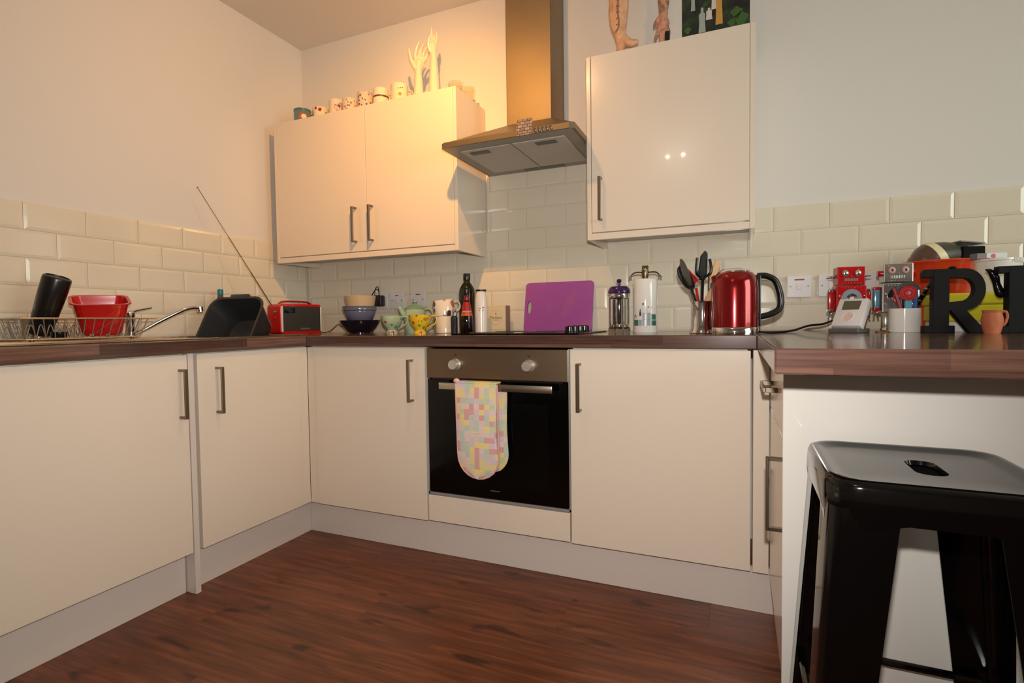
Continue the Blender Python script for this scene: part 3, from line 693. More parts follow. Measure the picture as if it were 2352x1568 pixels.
def openbox(bm, w0, d0, w1, d1, h, r, t, dip=0.0, n=6):
    """tapered open tub, rounded corners, rim flared"""
    def lp(w_, d_, z, rr): return [bm.verts.new((x, y, z + (dip*(x/(w_/2))**2 if z > h*0.8 else 0))) for x, y in rrect(-w_/2, w_/2, -d_/2, d_/2, min(rr, w_/2-1e-3, d_/2-1e-3), n)]
    L_ = [lp(w0*0.9, d0*0.9, 0, r), lp(w0, d0, 0.012, r), lp(w0+(w1-w0)*.9, d0+(d1-d0)*.9, h*0.9, r), lp(w1, d1, h-0.004, r), lp(w1+0.016, d1+0.016, h-0.002, r*1.1), lp(w1+0.016, d1+0.016, h+0.002, r*1.1), lp(w1-t, d1-t, h+0.001, r), lp(w0+(w1-w0)*.9-2*t, d0+(d1-d0)*.9-2*t, h*0.88, r), lp(w0-2*t, d0-2*t, 0.014, r), lp(w0*0.85-2*t, d0*0.85-2*t, 0.004, r)]
    m_ = len(L_[0])
    for a, b in zip(L_[:-1], L_[1:]):
        for k in range(m_): bm.faces.new((a[k], a[(k+1)%m_], b[(k+1)%m_], b[k]))
    bm.faces.new(L_[0][::-1]); bm.faces.new(L_[-1]); return bm
rt = bmesh.new(); openbox(rt, 0.125, 0.105, 0.165, 0.14, 0.125, 0.03, 0.003)
rotm(rt, 'Z', 1.15); rt.transform(Matrix.Rotation(0.22, 4, Vector((0.918,0.395,0)))); rt.transform(Matrix.Rotation(0.16, 4, Vector((-0.395,0.918,0))))
ro = tag(obj('tub', rt, M_red, loc=(0.205, -1.262, RZ0+0.018)), 'red plastic tub tipped in the dish rack beside the tap', 'tub')
for k, (p0, p1) in enumerate((((0.295,-1.345,RZ0+0.008),(0.322,-1.275,RZ1+0.004)),((0.298,-1.295,RZ0+0.008),(0.324,-1.235,RZ1-0.004)))):
    b_ = bmesh.new(); tube(b_, [p0, p1], 0.0028, 8, flat=(1.6,0.6)); ball(b_, p0, 0.008, 10, (1.4,0.6,1)); tag(obj('teaspoon', b_, M_chrome), ('steel teaspoon leaning in the dish rack left of the red tub', 'steel teaspoon leaning in the dish rack across the red tub')[k], 'spoon')
b_ = bmesh.new(); lathe(b_, [(0,0),(0.02,0),(0.022,0.004),(0.023,0.02),(0.0,0.022)], 16, (0.265,-1.43,RZ0+0.003)); tag(obj('bottle_cap', b_, M_blackgl), 'small black bottle cap lying in the dish rack', 'cap')
b_ = bmesh.new(); lathe(b_, [(0.027,0.0),(0.031,0.075),(0.029,0.075),(0.025,0.004),(0,0.004),(0,0),(0.027,0)], 20, (0.13,-1.45,RZ0+0.003)); tag(obj('drinking_glass', b_, M_glass), 'clear drinking glass standing in the dish rack', 'glass')

# washing-up bowl tipped up in the sink
bs = bmesh.new(); openbox(bs, 0.22, 0.22, 0.28, 0.29, 0.15, 0.055, 0.004)
bs.transform(Matrix.Translation((0,0,-0.15)))
Xv, Yv = Vector((0.985,0.17,0)), Vector((-0.085,0.50,0.86)).normalized(); Zv = Xv.cross(Yv).normalized(); Yv = Zv.cross(Xv)
mx = Matrix((Xv, Yv, Zv)).transposed().to_4x4(); mx.translation = Vector((0.300,-0.800,0.962)); bs.transform(mx)
M_basin = mat('grey_plastic', (44,44,46), 0.35, bump=(220, 0.1))
wbz = thing('washing_up_bowl', 'dark grey plastic washing-up bowl tipped on its side in the sink', 'washing-up bowl', (0,0,0)); obj('bowl', bs, M_basin, wbz)
lb_ = bmesh.new(); box(lb_, -0.05, 0.05, 0.146, 0.168, -0.012, 0.003, bev=0.004); lb_.transform(mx); obj('grip', lb_, M_basin, wbz)
sp = thing('soap_bottle', 'clear washing-up liquid bottle with teal cap behind the grey bowl', 'bottle', (0.075, -0.655, WT+0.004))
b_ = bmesh.new(); lathe(b_, [(0,0),(0.03,0),(0.032,0.006),(0.032,0.13),(0.026,0.16),(0.013,0.19),(0.012,0.2),(0,0.2)], 20); obj('body', b_, mat('soap_liquid', (96,84,66), 0.15, trans=0.3), sp)
b_ = bmesh.new(); lathe(b_, [(0.0125,0.198),(0.0135,0.2),(0.0135,0.222),(0.011,0.227),(0,0.227)], 18); obj('cap', b_, mat('teal_cap', (22,120,140), 0.3), sp)

# ------------------------------------------------------------------ radio
rd = thing('radio', 'red portable radio with grey front and raised aerial in the left corner', 'radio', (0.275, -0.375, WT), math.radians(82))
W_, D_, H_ = 0.255, 0.105, 0.158
b_ = bmesh.new(); prism(b_, rrect(-W_/2, W_/2, 0.004, H_, 0.018, 5), 'y', -D_/2, D_/2, bev=0.003); obj('case', b_, M_red, rd)
obj('front_grille', B(-W_/2+0.012, W_/2-0.008, -D_/2-0.003, -D_/2, 0.018, H_-0.012, bev=0.001, seg=1), mat('radio_grille', (64,62,58), 0.35, 0.3, bump=(900,0.2)), rd)
for x in (-W_/2+0.010, W_/2-0.010): obj('chrome_strip', B(x-0.004, x+0.004, -D_/2-0.005, -D_/2, 0.016, H_-0.012, bev=0.001, seg=1), mat('strip_white', (226,222,216), 0.2, 0.3), rd)
obj('display', B(-W_/2+0.022, -W_/2+0.085, -D_/2-0.0042, -D_/2-0.003, H_-0.047, H_-0.020), M_blackg, rd, smooth=False)
obj('badge', B(-0.012, 0.045, -D_/2-0.0036, -D_/2-0.003, 0.026, 0.034), mat('badge_grey', (96,90,84), 0.4), rd, smooth=False)
b_ = bmesh.new(); tube(b_, smoothpath([(-0.10,0,H_-0.004),(-0.075,0,H_+0.012),(0,0,H_+0.015),(0.075,0,H_+0.012),(0.10,0,H_-0.004)]), 0.007, 10, flat=(1.5,0.7)); obj('carry_handle', b_, mat('red_dark', (150,12,14), 0.3), rd)
for z in (0.118, 0.088):
    b_ = bmesh.new(); cyl(b_, (-W_/2-0.006, -0.01, z), (-W_/2+0.002, -0.01, z), 0.008, 14); obj('side_knob', b_, M_chrome if z > 0.1 else M_red, rd)
b_ = bmesh.new()
inv = rd.matrix_basis.inverted()
P0 = inv @ Vector((0.238, -0.492, WT+0.148)); P1 = inv @ Vector((0.08, -0.76, 1.614))
tube(b_, [P0 + (P1-P0)*t for t in (0,0.3,0.301,0.6,0.601,1.0)], [0.003,0.003,0.0022,0.0022,0.0014,0.0014], 8); ball(b_, P1, 0.0035, 8); obj('aerial', b_, M_satin, rd)
b_ = bmesh.new(); tube(b_, smoothpath([(0.30,-0.22,WT+0.004),(0.335,-0.19,WT+0.012),(0.372,-0.165,WT+0.048),(0.40,-0.16,WT+0.036),(0.45,-0.14,WT+0.022),(0.50,-0.05,WT+0.03),(0.52,-0.03,WT+0.12),(0.53,-0.035,WT+0.235),(0.55,-0.035,WT+0.26),(0.562,-0.04,WT+0.232)]), 0.0022, 6)
tag(obj('power_cable', b_, M_blackp), 'thin black cable running from the red radio to the black plug', 'cable')

# ------------------------------------------------------------------ sockets
def plate(name, label, x0, x1, z0, z1, red, double=False, screws=True, cat='socket'):
    t = thing(name, label, cat, ((x0+x1)/2, -0.0095, (z0+z1)/2)); w2, h2 = (x1-x0)/2, (z1-z0)/2
    b2 = bmesh.new(); prism(b2, rrect(-w2, w2, -h2, h2, 0.006, 3), 'y', -0.011, 0.0, bev=0.0015); obj('face_plate', b2, M_whitep, t)
    if screws:
        for sx in (-1, 1):
            b2 = bmesh.new(); cyl(b2, (sx*(w2-0.013), -0.0122, 0), (sx*(w2-0.013), -0.0105, 0), 0.0032, 10); obj('screw', b2, mat('screw_grey', (120,110,112), 0.4, 0.6), t)
    obj('rocker_switch', B(-0.009, 0.009, -0.0145, -0.0105, -0.013, 0.013, bev=0.001, seg=1), M_whitep, t)
    if red: obj('print', B(-red/2, red/2, -0.0113, -0.0108, h2*0.55, h2*0.55+0.0055), mat('red_print', (150,60,50), 0.6), t, smooth=False)
    return t
plate('switched_socket', 'white fused switch plate behind the green teapot spout', 0.622, 0.712, 1.044, 1.134, 0.02)
plate('switched_socket', 'white fused switch plate above the green teapot lid', 0.762, 0.852, 1.046, 1.136, 0.028)
plate('switched_socket', 'white fused switch plate right of the kettle handle', 2.613, 2.703, 1.046, 1.136, 0.036)
plate('switched_socket', 'white fused switch plate half hidden by the red robot', 2.727, 2.817, 1.046, 1.136, 0.036)
plate('wall_socket', 'white double wall socket between the two toy robots', 2.84, 2.988, 1.046, 1.136, 0, True)
plate('wall_socket', 'white wall socket with the black plug left of the teapot', 0.515, 0.603, 1.044, 1.134, 0, screws=False)
pg = thing('plug', 'black mains plug with its cable in the left wall socket', 'plug', (0.562, -0.021, 1.09))
b_ = bmesh.new(); prism(b_, rrect(-0.027, 0.027, -0.033, 0.03, 0.01, 4), 'y', -0.042, 0.0, bev=0.003); obj('body', b_, M_blackp, pg)
b_ = bmesh.new(); tube(b_, smoothpath([(0.0,-0.02,0.03),(0.0,-0.02,0.052),(-0.014,-0.022,0.066),(-0.035,-0.02,0.05),(-0.055,-0.012,0.032)]), 0.0028, 8); obj('cord', b_, M_blackp, pg)

# ------------------------------------------------------------------ crockery by the back wall
def bowl_prof(r, h, foot, t=0.004): return [(0,0),(foot,0),(foot,0.006),(foot*1.15,0.010),(r*0.80,h*0.45),(r*0.95,h*0.8),(r,h),(r-t,h),(r*0.94-t,h*0.8),(r*0.78-t,h*0.48),(foot,0.016),(0,0.014)]
bx_, by_ = 0.563, -0.21
b_ = bmesh.new(); lathe(b_, bowl_prof(0.106, 0.07, 0.058), 36, (bx_, by_, WT)); tag(obj('bowl', b_, mat('navy_glaze', (16,17,32), 0.15, coat=0.3)), 'wide navy blue bowl at the bottom of the bowl stack', 'bowl', 'stacked bowls')
b_ = bmesh.new(); lathe(b_, [(0,0),(0.055,0),(0.06,0.004),(0.083,0.052),(0.083,0.06),(0.089,0.068),(0.088,0.079),(0.091,0.086),(0.087,0.086),(0.084,0.074),(0.078,0.06),(0.056,0.012),(0,0.010)], 36, (bx_, by_, WT+0.058)); tag(obj('bowl', b_, mat('slate_blue', (98,100,122), 0.2, coat=0.2)), 'ridged slate blue bowl in the middle of the bowl stack', 'bowl', 'stacked bowls')
b_ = bmesh.new(); lathe(b_, [(0,0),(0.066,0),(0.072,0.006),(0.082,0.064),(0.080,0.066),(0.077,0.064),(0.066,0.01),(0,0.008)], 36, (bx_+0.004, by_, WT+0.133)); tag(obj('bowl', b_, mat('cream_bowl', (190,168,136), 0.25, coat=0.2)), 'cream bowl on top of the bowl stack', 'bowl', 'stacked bowls')
def handle_tube(pts, r, flat=None):
    b2 = bmesh.new(); tube(b2, smoothpath(pts, 6), r, 10, flat=flat); return b2
def toward_cam(x, y): return math.atan2(-2.4906-y, 2.4171-x) + PI/2
# teapot
tpx, tpy = 0.905, -0.2
tpt = thing('teapot', 'pale green ceramic teapot behind the floral cups', 'teapot', (tpx, tpy, WT), toward_cam(tpx,tpy))
M_tp = mat('celadon', (166,190,156), 0.12, coat=0.4, vary=(12,(140,178,160),0.4,0.7))
b_ = bmesh.new(); lathe(b_, [(0,0),(0.052,0),(0.053,0.004),(0.056,0.07),(0.053,0.11),(0.046,0.126),(0,0.126)], 32); obj('body', b_, M_tp, tpt)
b_ = bmesh.new(); lathe(b_, [(0.05,0.122),(0.049,0.128),(0.036,0.14),(0.01,0.147),(0.006,0.152),(0.013,0.158),(0.013,0.163),(0,0.166)], 28); obj('lid', b_, mat('celadon_dark', (120,158,136), 0.15, coat=0.4), tpt)
b_ = bmesh.new(); tube(b_, smoothpath([(-0.045,0,0.085),(-0.062,0,0.102),(-0.074,0,0.125),(-0.082,0,0.133)]), [0.018-0.0006*k for k in range(19)], 12); obj('spout', b_, M_tp, tpt)
obj('handle', handle_tube([(0.044,0,0.118),(0.07,0,0.122),(0.088,0,0.1),(0.086,0,0.065),(0.066,0,0.04),(0.052,0,0.036)], 0.006, (1.4,0.8)), M_tp, tpt)
def footed_cup(loc, m_, mf, label, rz):
    t = thing('teacup', label, 'cup', loc, rz, 'floral teacups')
    b2 = bmesh.new(); lathe(b2, [(0,0),(0.028,0),(0.028,0.010),(0.022,0.018),(0.026,0.026),(0.042,0.046),(0.049,0.068),(0.052,0.088),(0.0495,0.088),(0.046,0.068),(0.039,0.048),(0.02,0.03),(0,0.028)], 32); obj('bowl', b2, m_, t)
    obj('handle', handle_tube([(0.049,0,0.080),(0.068,0,0.084),(0.077,0,0.068),(0.068,0,0.046),(0.045,0,0.034),(0.030,0,0.024)], 0.0048, (1.3,0.8)), mf, t)
    return t
M_gc = spots('green_floral', (176,202,170), [(120,150,80),(176,60,50),(196,186,90),(150,190,170)], 55, 0.42)
M_yc = spots('yellow_floral', (232,190,40), [(120,140,50),(190,70,40),(200,110,40),(150,150,60)], 60, 0.45)
footed_cup((0.855,-0.33,WT), M_gc, mat('celadon_rim', (160,194,176), 0.15, coat=0.3), 'pale green floral teacup beside the bowl stack', toward_cam(0.86,-0.33)-0.1)
footed_cup((1.075,-0.42,WT), M_yc, mat('yellow_glaze', (228,184,36), 0.15, coat=0.3), 'yellow floral teacup in front of the teapot', toward_cam(1.07,-0.42)-0.1)
def mug(label, loc, r, h, m_, rz, hm=None, tilt=None, group=None, taper=1.0, cat='mug'):
    t = thing('mug', label, cat, loc, rz, group)
    b2 = bmesh.new(); lathe(b2, [(0,0),(r*0.9*taper,0),(r*taper,0.004),(r,h-0.002),(r-0.001,h),(r-0.0035,h-0.001),(r*taper-0.005,0.008),(0,0.006)], 32)
    h2 = handle_tube([(r*0.97,0,h*0.82),(r+0.018,0,h*0.84),(r+0.028,0,h*0.6),(r+0.022,0,h*0.32),(r*0.97*taper,0,h*0.2)], 0.0045, (1.3,0.8))
    if tilt:
        for q in (b2, h2): rotm(q, 'Y', tilt)
    obj('cup', b2, m_, t); obj('handle', h2, hm or m_, t); return t
M_crm = mat('cream_ware', (232,214,186), 0.12, coat=0.4, vary=(30,(222,190,160),0.62,0.75))
M_flw = spots('blossom_ware', (236,220,196), [(196,110,96),(60,40,44),(70,84,60),(206,140,120),(90,50,50)], 34, 0.5)
mug('plain cream mug at the bottom of the pair of stacked mugs', (1.142,-0.30,WT), 0.047, 0.081, M_crm, toward_cam(1.14,-0.3)+PI*0.78, mat('sage_line', (96,108,96), 0.2), group='two stacked mugs')
mug('blossom painted mug tilted on top of the cream mug', (1.139,-0.30,WT+0.0835), 0.050, 0.076, M_flw, toward_cam(1.14,-0.3)+0.2, M_crm, tilt=-0.10, group='two stacked mugs')
# bottles, grinder, salt box
gj = thing('pepper_mill', 'small clear glass pepper mill between the mugs and the green bottle', 'pepper mill', (1.208,-0.335,WT))
b_ = bmesh.new(); lathe(b_, [(0,0),(0.016,0),(0.0165,0.004),(0.0165,0.075),(0.012,0.08),(0,0.08)], 18); obj('jar', b_, mat('mill_glass', (60,60,70), 0.05, trans=0.5), gj)
b_ = bmesh.new(); lathe(b_, [(0.013,0.08),(0.0155,0.083),(0.015,0.1),(0.011,0.112),(0,0.114)], 18); obj('cap', b_, M_chrome, gj)
oil = thing('oil_bottle', 'tall dark green olive oil bottle behind the red-labelled bottle', 'bottle', (1.215,-0.215,WT))
b_ = bmesh.new(); lathe(b_, [(0,0),(0.036,0),(0.039,0.004),(0.040,0.19),(0.037,0.212),(0.026,0.232),(0.0165,0.244),(0.015,0.25),(0.015,0.262),(0,0.262)], 28); obj('glass', b_, mat('green_glass', (26,36,12), 0.06, trans=0.35, vary=(8,(58,70,22),0.5,0.7)), oil)
b_ = bmesh.new(); lathe(b_, [(0.0165,0.254),(0.0172,0.256),(0.0172,0.284),(0.016,0.287),(0,0.287)], 20); obj('cap', b_, M_blackp, oil)
vb_ = thing('vinegar_bottle', 'dark sauce bottle with a red label between the green and white bottles', 'bottle', (1.275,-0.335,WT), toward_cam(1.275,-0.335))
b_ = bmesh.new(); lathe(b_, [(0,0),(0.026,0),(0.0285,0.004),(0.0285,0.07),(0.025,0.092),(0.018,0.128),(0.0125,0.152),(0.0118,0.165),(0.0118,0.19),(0,0.19)], 28); obj('glass', b_, mat('dark_vinegar', (20,10,8), 0.06), vb_)
b_ = bmesh.new(); lathe(b_, [(0.0269,0.082),(0.0252,0.094),(0.0193,0.125),(0.0146,0.145),(0.014,0.145),(0.019,0.125),(0.0249,0.094),(0.0265,0.082)], 28); obj('label', b_, mat('label_red', (168,24,18), 0.4), vb_)
b_ = bmesh.new(); lathe(b_, [(0.0278,0.0815),(0.0272,0.0825),(0.0262,0.092),(0.0258,0.092)], 28, a0=PI*1.1, a1=PI*1.9); obj('label_band', b_, mat('label_orange', (214,84,36), 0.4), vb_)
text('lettering', "SARSON'S", 0.0105, mat('label_white', (236,222,206), 0.5), vb_, (0,-0.0246,0.0995), depth=0.0004, wrap_r=0.0236)
b_ = bmesh.new(); lathe(b_, [(0.0122,0.15),(0.0128,0.152),(0.0128,0.172),(0.0122,0.173)], 20); obj('neck_band', b_, mat('label_deep', (130,10,16), 0.3), vb_)
b_ = bmesh.new(); lathe(b_, [(0.0128,0.178),(0.0135,0.18),(0.0135,0.202),(0.012,0.204),(0,0.204)], 20); obj('cap', b_, M_blackp, vb_)
wbt = thing('squeezy_bottle', 'white bottle with flat black lid left of the salt box', 'bottle', (1.305,-0.245,WT), toward_cam(1.305,-0.245))
b_ = bmesh.new(); lathe(b_, [(0,0),(0.027,0),(0.030,0.004),(0.031,0.1),(0.029,0.16),(0.023,0.19),(0.021,0.197),(0,0.197)], 28); obj('body', b_, mat('milk_plastic', (232,222,212), 0.25, coat=0.2), wbt)
b_ = bmesh.new(); lathe(b_, [(0,0.197),(0.024,0.197),(0.026,0.199),(0.026,0.205),(0,0.206)], 24); obj('lid', b_, M_blackp, wbt)
for dx, dz, w_ in ((-0.006,0.115,0.012),(0.010,0.118,0.010),(-0.008,0.104,0.006),(0.008,0.106,0.008)):
    obj('print', B(dx-w_/2, dx+w_/2, -0.0316, -0.0302, dz, dz+0.004), mat('print_brown', (150,120,110), 0.6), wbt, smooth=False)
sx_ = thing('salt_box', 'pale carton of sea salt flakes left of the purple board', 'box', (1.325,-0.095,WT), toward_cam(1.32,-0.1)-0.5)
obj('carton', B(-0.054, 0.054, -0.025, 0.025, 0, 0.133, bev=0.001, seg=1), mat('carton_cream', (226,206,168), 0.6, vary=(14,(218,194,156),0.5,0.8)), sx_)
obj('side_print', B(0.0541, 0.0545, -0.024, 0.024, 0.002, 0.131), mat('carton_mauve', (150,120,108), 0.6), sx_, smooth=False)
text('lettering', 'Maldon', 0.022, mat('carton_green', (120,128,84), 0.6), sx_, (0,-0.0254,0.072))
b_ = bmesh.new(); tube(b_, [(0.036*math.cos(a), -0.0253, 0.074+0.036*math.sin(a)) for a in [2*PI*k/32 for k in range(32)]], 0.0006, 4, closed=True); obj('emblem_ring', b_, mat('carton_rose', (206,160,130), 0.6), sx_)
b_ = bmesh.new(); ball(b_, (0,-0.0254,0.092), 0.0045, 8, (1,0.1,1)); obj('emblem_dot', b_, mat('carton_red', (200,110,90), 0.6), sx_)
obj('base_line', B(-0.04, 0.05, -0.0254, -0.0251, 0.012, 0.0132), MATS['carton_mauve'], sx_, smooth=False)
obj('small_print', B(-0.02, 0.02, -0.0254, -0.0251, 0.058, 0.0605), MATS['carton_rose'], sx_, smooth=False)
# chopping board
cbp = bmesh.new(); bw_, bh_ = 0.345, 0.245
poly = rrect(-bw_/2, bw_/2, 0, bh_, 0.018, 5)
b2 = bmesh.new(); ho = [(-bw_/2+0.024+0.0105*math.cos(a), bh_*0.49+0.032*math.sin(a)) for a in [2*PI*k/24 for k in range(24)]]
def plate_with_hole(outer, hole, y0, y1):
    bm = bmesh.new(); n = len(hole)
    cx = sum(p[0] for p in hole)/n; cz = sum(p[1] for p in hole)/n
    # resample the outer outline radially about the hole so both rings have the same count
    def hit(a):
        d = (math.cos(a), math.sin(a)); best = None
        for i in range(len(outer)):
            p, q = outer[i], outer[(i+1)%len(outer)]
            ex, ez = q[0]-p[0], q[1]-p[1]; den = d[0]*ez - d[1]*ex
            if abs(den) < 1e-12: continue
            t = ((p[0]-cx)*ez - (p[1]-cz)*ex)/den; u = ((p[0]-cx)*d[1] - (p[1]-cz)*d[0])/den
            if t > 0 and -1e-6 <= u <= 1+1e-6 and (best is None or t < best): best = t
        return (cx+d[0]*best, cz+d[1]*best)
    angs = sorted(set([round(math.atan2(p[1]-cz, p[0]-cx), 6) for p in outer] + [round(-PI+2*PI*k/40, 6) for k in range(40)]))
    O = [hit(a) for a in angs]; Hh = [(cx+0.0105*math.cos(a), cz+0.032*math.sin(a)) for a in angs]; m_ = len(angs)
    V = [[bm.verts.new((p[0], y, p[1])) for p in L_] for L_, y in ((O,y0),(Hh,y0),(Hh,y1),(O,y1))]
    for a, b in ((0,1),(1,2),(2,3),(3,0)):
        for k in range(m_): bm.faces.new((V[a][k], V[a][(k+1)%m_], V[b][(k+1)%m_], V[b][k]))
    return bm
cbm = plate_with_hole(poly, ho, -0.005, 0.005)
rotm(cbm, 'X', -0.20); 
cb = tag(obj('chopping_board', cbm, mat('purple_board', (158,76,152), 0.4, vary=(7,(172,100,130),0.5,0.72))), 'purple plastic chopping board leaning on the tiles behind the hob', 'chopping board')
cb.location = (1.625, -0.075, WT+0.0014)
# cafetiere
cfx, cfy = 1.965, -0.27
cf = thing('cafetiere', 'purple and chrome cafetiere between the board and the printed canister', 'cafetiere', (cfx,cfy,WT), toward_cam(cfx,cfy))
M_pur = mat('purple_lid', (52,18,78), 0.2, coat=0.4)
b_ = bmesh.new(); lathe(b_, [(0.036,0.02),(0.038,0.022),(0.038,0.165),(0.036,0.165),(0.036,0.022),(0,0.021),(0,0.02),(0.036,0.02)], 28); obj('beaker', b_, M_glass, cf)
b_ = bmesh.new(); lathe(b_, [(0.0405,0.142),(0.0415,0.144),(0.0415,0.163),(0.0405,0.165),(0.0395,0.163),(0.0395,0.144)], 28); obj('top_band', b_, M_chrome, cf)
b_ = bmesh.new(); lathe(b_, [(0.0395,0.022),(0.041,0.024),(0.041,0.032),(0.0395,0.034)], 28); lathe(b_, [(0,0.014),(0.037,0.014),(0.04,0.02),(0,0.02)], 28); obj('base_band', b_, M_chrome, cf)
for a in (0.35, 0.35+PI/2, 0.35+PI, 0.35+1.5*PI):
    b_ = bmesh.new(); tube(b_, [(0.0415*math.cos(a),0.0415*math.sin(a),0.155),(0.0415*math.cos(a),0.0415*math.sin(a),0.025),(0.046*math.cos(a),0.046*math.sin(a),0.010),(0.047*math.cos(a),0.047*math.sin(a),0.0035)], [0.003,0.003,0.0035,0.0045], 8); obj('frame_leg', b_, M_chrome, cf)
b_ = bmesh.new(); lathe(b_, [(0.041,0.162),(0.046,0.166),(0.046,0.172),(0.043,0.184),(0.036,0.192),(0.012,0.196),(0.0045,0.198),(0.0045,0.208),(0.0085,0.211),(0.0105,0.217),(0.0085,0.223),(0,0.2255)], 28); obj('lid', b_, M_pur, cf)
obj('handle', handle_tube([(0,0.043,0.158),(0,0.075,0.155),(0,0.085,0.12),(0,0.08,0.06),(0,0.062,0.04)], 0.007, (1.3,0.8)), M_pur, cf)
b_ = bmesh.new(); cyl(b_, (0,0,0.15), (0,0,0.198), 0.0025, 8); lathe(b_, [(0,0.148),(0.034,0.148),(0.034,0.152),(0,0.152)], 24); obj('plunger', b_, M_chrome, cf)
b_ = bmesh.new(); box(b_, -0.028, -0.012, 0.0372, 0.0388, 0.03, 0.14); obj('handle_backing', b_, M_pur, cf)
# printed canister with wing corkscrew
cnx, cny = 2.073, -0.27
can = thing('canister', 'tall white canister printed with a green and grey town skyline', 'canister', (cnx,cny,WT), toward_cam(cnx,cny))
b_ = bmesh.new(); lathe(b_, [(0,0),(0.047,0),(0.0485,0.003),(0.0485,0.214),(0.047,0.218),(0.04,0.219),(0,0.219)], 36); obj('body', b_, M_white, can)
def wrap(bm, r):
    for v in bm.verts:
        a = v.co.x/r; rr = -v.co.y; v.co.x, v.co.y = rr*math.sin(a), -rr*math.cos(a)
    return bm
def strip(x0, x1, z0, z1, m_, n=4, peak=None):
    bm = bmesh.new(); rr = 0.0489
    if peak: prism(bm, [(x0,z0),(x1,z0),((x0+x1)/2,z1)], 'y', -rr, -rr+0.0006)
    else:
        for i in range(n): box(bm, x0+(x1-x0)*i/n, x0+(x1-x0)*(i+1)/n, -rr, -rr+0.0006, z0, z1)
    wrap(bm, 0.0489); return obj('print', bm, m_, can, smooth=False)
gr_, gy_, nv_, yl_ = mat('print_green',(50,110,86),0.3), mat('print_slate',(150,160,168),0.3), mat('print_navy',(60,64,96),0.3), mat('print_yellow',(220,196,120),0.3)
strip(-0.056,-0.030,0.028,0.052,gr_); strip(-0.054,-0.036,0.060,0.076,gr_,peak=1); strip(-0.027,-0.015,0.028,0.052,gy_,2); strip(-0.0255,-0.0165,0.068,0.084,nv_,2); strip(-0.0255,-0.0165,0.085,0.098,gr_,peak=1)
strip(-0.012,0.021,0.028,0.051,gy_); strip(-0.012,-0.003,0.052,0.080,gy_,2); strip(-0.001,0.005,0.052,0.074,gy_,2); strip(0.007,0.021,0.052,0.080,gy_,2); strip(-0.012,0.021,0.0508,0.0525,nv_)
strip(0.025,0.050,0.028,0.049,gr_); strip(0.025,0.048,0.052,0.074,gr_); strip(0.034,0.042,0.028,0.038,nv_,2); strip(-0.012,-0.006,0.112,0.119,nv_,1); strip(0.009,0.016,0.101,0.107,nv_,peak=1); strip(-0.0125,-0.0118,0.08,0.12,gy_,1); strip(0.0082,0.009,0.08,0.108,gy_,1)
M_brz = mat('corkscrew_metal', (120,104,76), 0.28, 1.0)
cs = thing('corkscrew', 'wing corkscrew with bent arms standing on the printed canister', 'corkscrew', (cnx,cny,WT+0.2195), toward_cam(cnx,cny))
b_ = bmesh.new(); lathe(b_, [(0,0),(0.011,0),(0.013,0.012),(0.0145,0.026),(0.0135,0.038),(0,0.040)], 16); obj('body', b_, M_brz, cs)
b_ = bmesh.new()
for x in (-0.0085, 0.0, 0.0085): ball(b_, (x, 0, 0.048), 0.0055, 10, (1,1,1.5))
box(b_, -0.012, 0.012, -0.006, 0.006, 0.037, 0.045, bev=0.002); obj('crown', b_, M_brz, cs)
for s_ in (-1, 1):
    b_ = bmesh.new(); tube(b_, smoothpath([(s_*0.012,0,0.027),(s_*0.03,0,0.0285),(s_*0.045,0,0.026),(s_*0.056,0,0.016)]), 0.003, 8); obj('arm', b_, M_brz, cs)
    b_ = bmesh.new(); tube(b_, [(s_*0.053,0,0.006),(s_*0.055,0,0.014),(s_*0.060,0,0.014),(s_*0.065,0,0.004)], 0.0032, 8); obj('claw', b_, M_chrome, cs)

# ------------------------------------------------------------------ utensil pot, kettle
ux, uy = 2.307, -0.488
up_ = thing('utensil_pot', 'flared chrome pot holding cooking utensils left of the kettle', 'pot', (ux,uy,WT))
b_ = bmesh.new(); lathe(b_, [(0,0),(0.044,0),(0.045,0.003),(0.040,0.018),(0.0365,0.045),(0.036,0.1),(0.038,0.114),(0.036,0.115),(0.0345,0.1),(0.035,0.04),(0.0,0.012)], 32); obj('pot', b_, M_chrome, up_)
rU = Vector((0.9178,0.3948,0)); fU = Vector((-0.3948,0.9178,0))     # picture-right and picture-depth on the worktop
def UP(a, d, z): v = rU*a + fU*d; return (ux+v.x, uy+v.y, WT+z)
def utensil(name, label, cat, m_, a0, a1, ztip, r=0.0035, d0=0.0, d1=0.0):
    t = thing(name, label, cat, (0,0,0), 0, 'cooking utensils in the chrome pot')
    b2 = bmesh.new(); tube(b2, [UP(a0,d0,0.02), UP(a0+(a1-a0)*0.8, d0+(d1-d0)*0.8, 0.02+(ztip-0.02)*0.8)], r, 8); obj('handle', b2, m_, t); return t
def blade(poly, m_, t, d, a_c, zc, rot, th=0.004, name='head'):
    """flat head drawn in the picture plane: poly (a,z) rotated about its base, thickness along depth"""
    bm = bmesh.new(); prism(bm, poly, 'y', -th/2, th/2, bev=th*0.2); rotm(bm, 'Y', rot); rotm(bm, 'Z', math.atan2(rU.y, rU.x)); bm.transform(Matrix.Translation(UP(a_c, d, zc))); return obj(name, bm, m_, t)
def oval(w_, h_, n=20): return [(w_*math.sin(2*PI*k/n), h_/2 - h_/2*math.cos(2*PI*k/n)) for k in range(n)]
M_mt = mat('utensil_steel', (150,144,138), 0.2, 1.0)
t = utensil('serving_spoon', 'steel serving spoon leaning leftmost in the chrome pot', 'spoon', M_mt, 0.0, -0.062, 0.195, 0.003, -0.008, -0.012)
blade(oval(0.011,0.105), M_mt, t, -0.012, -0.046, 0.168, -0.35, 0.008)
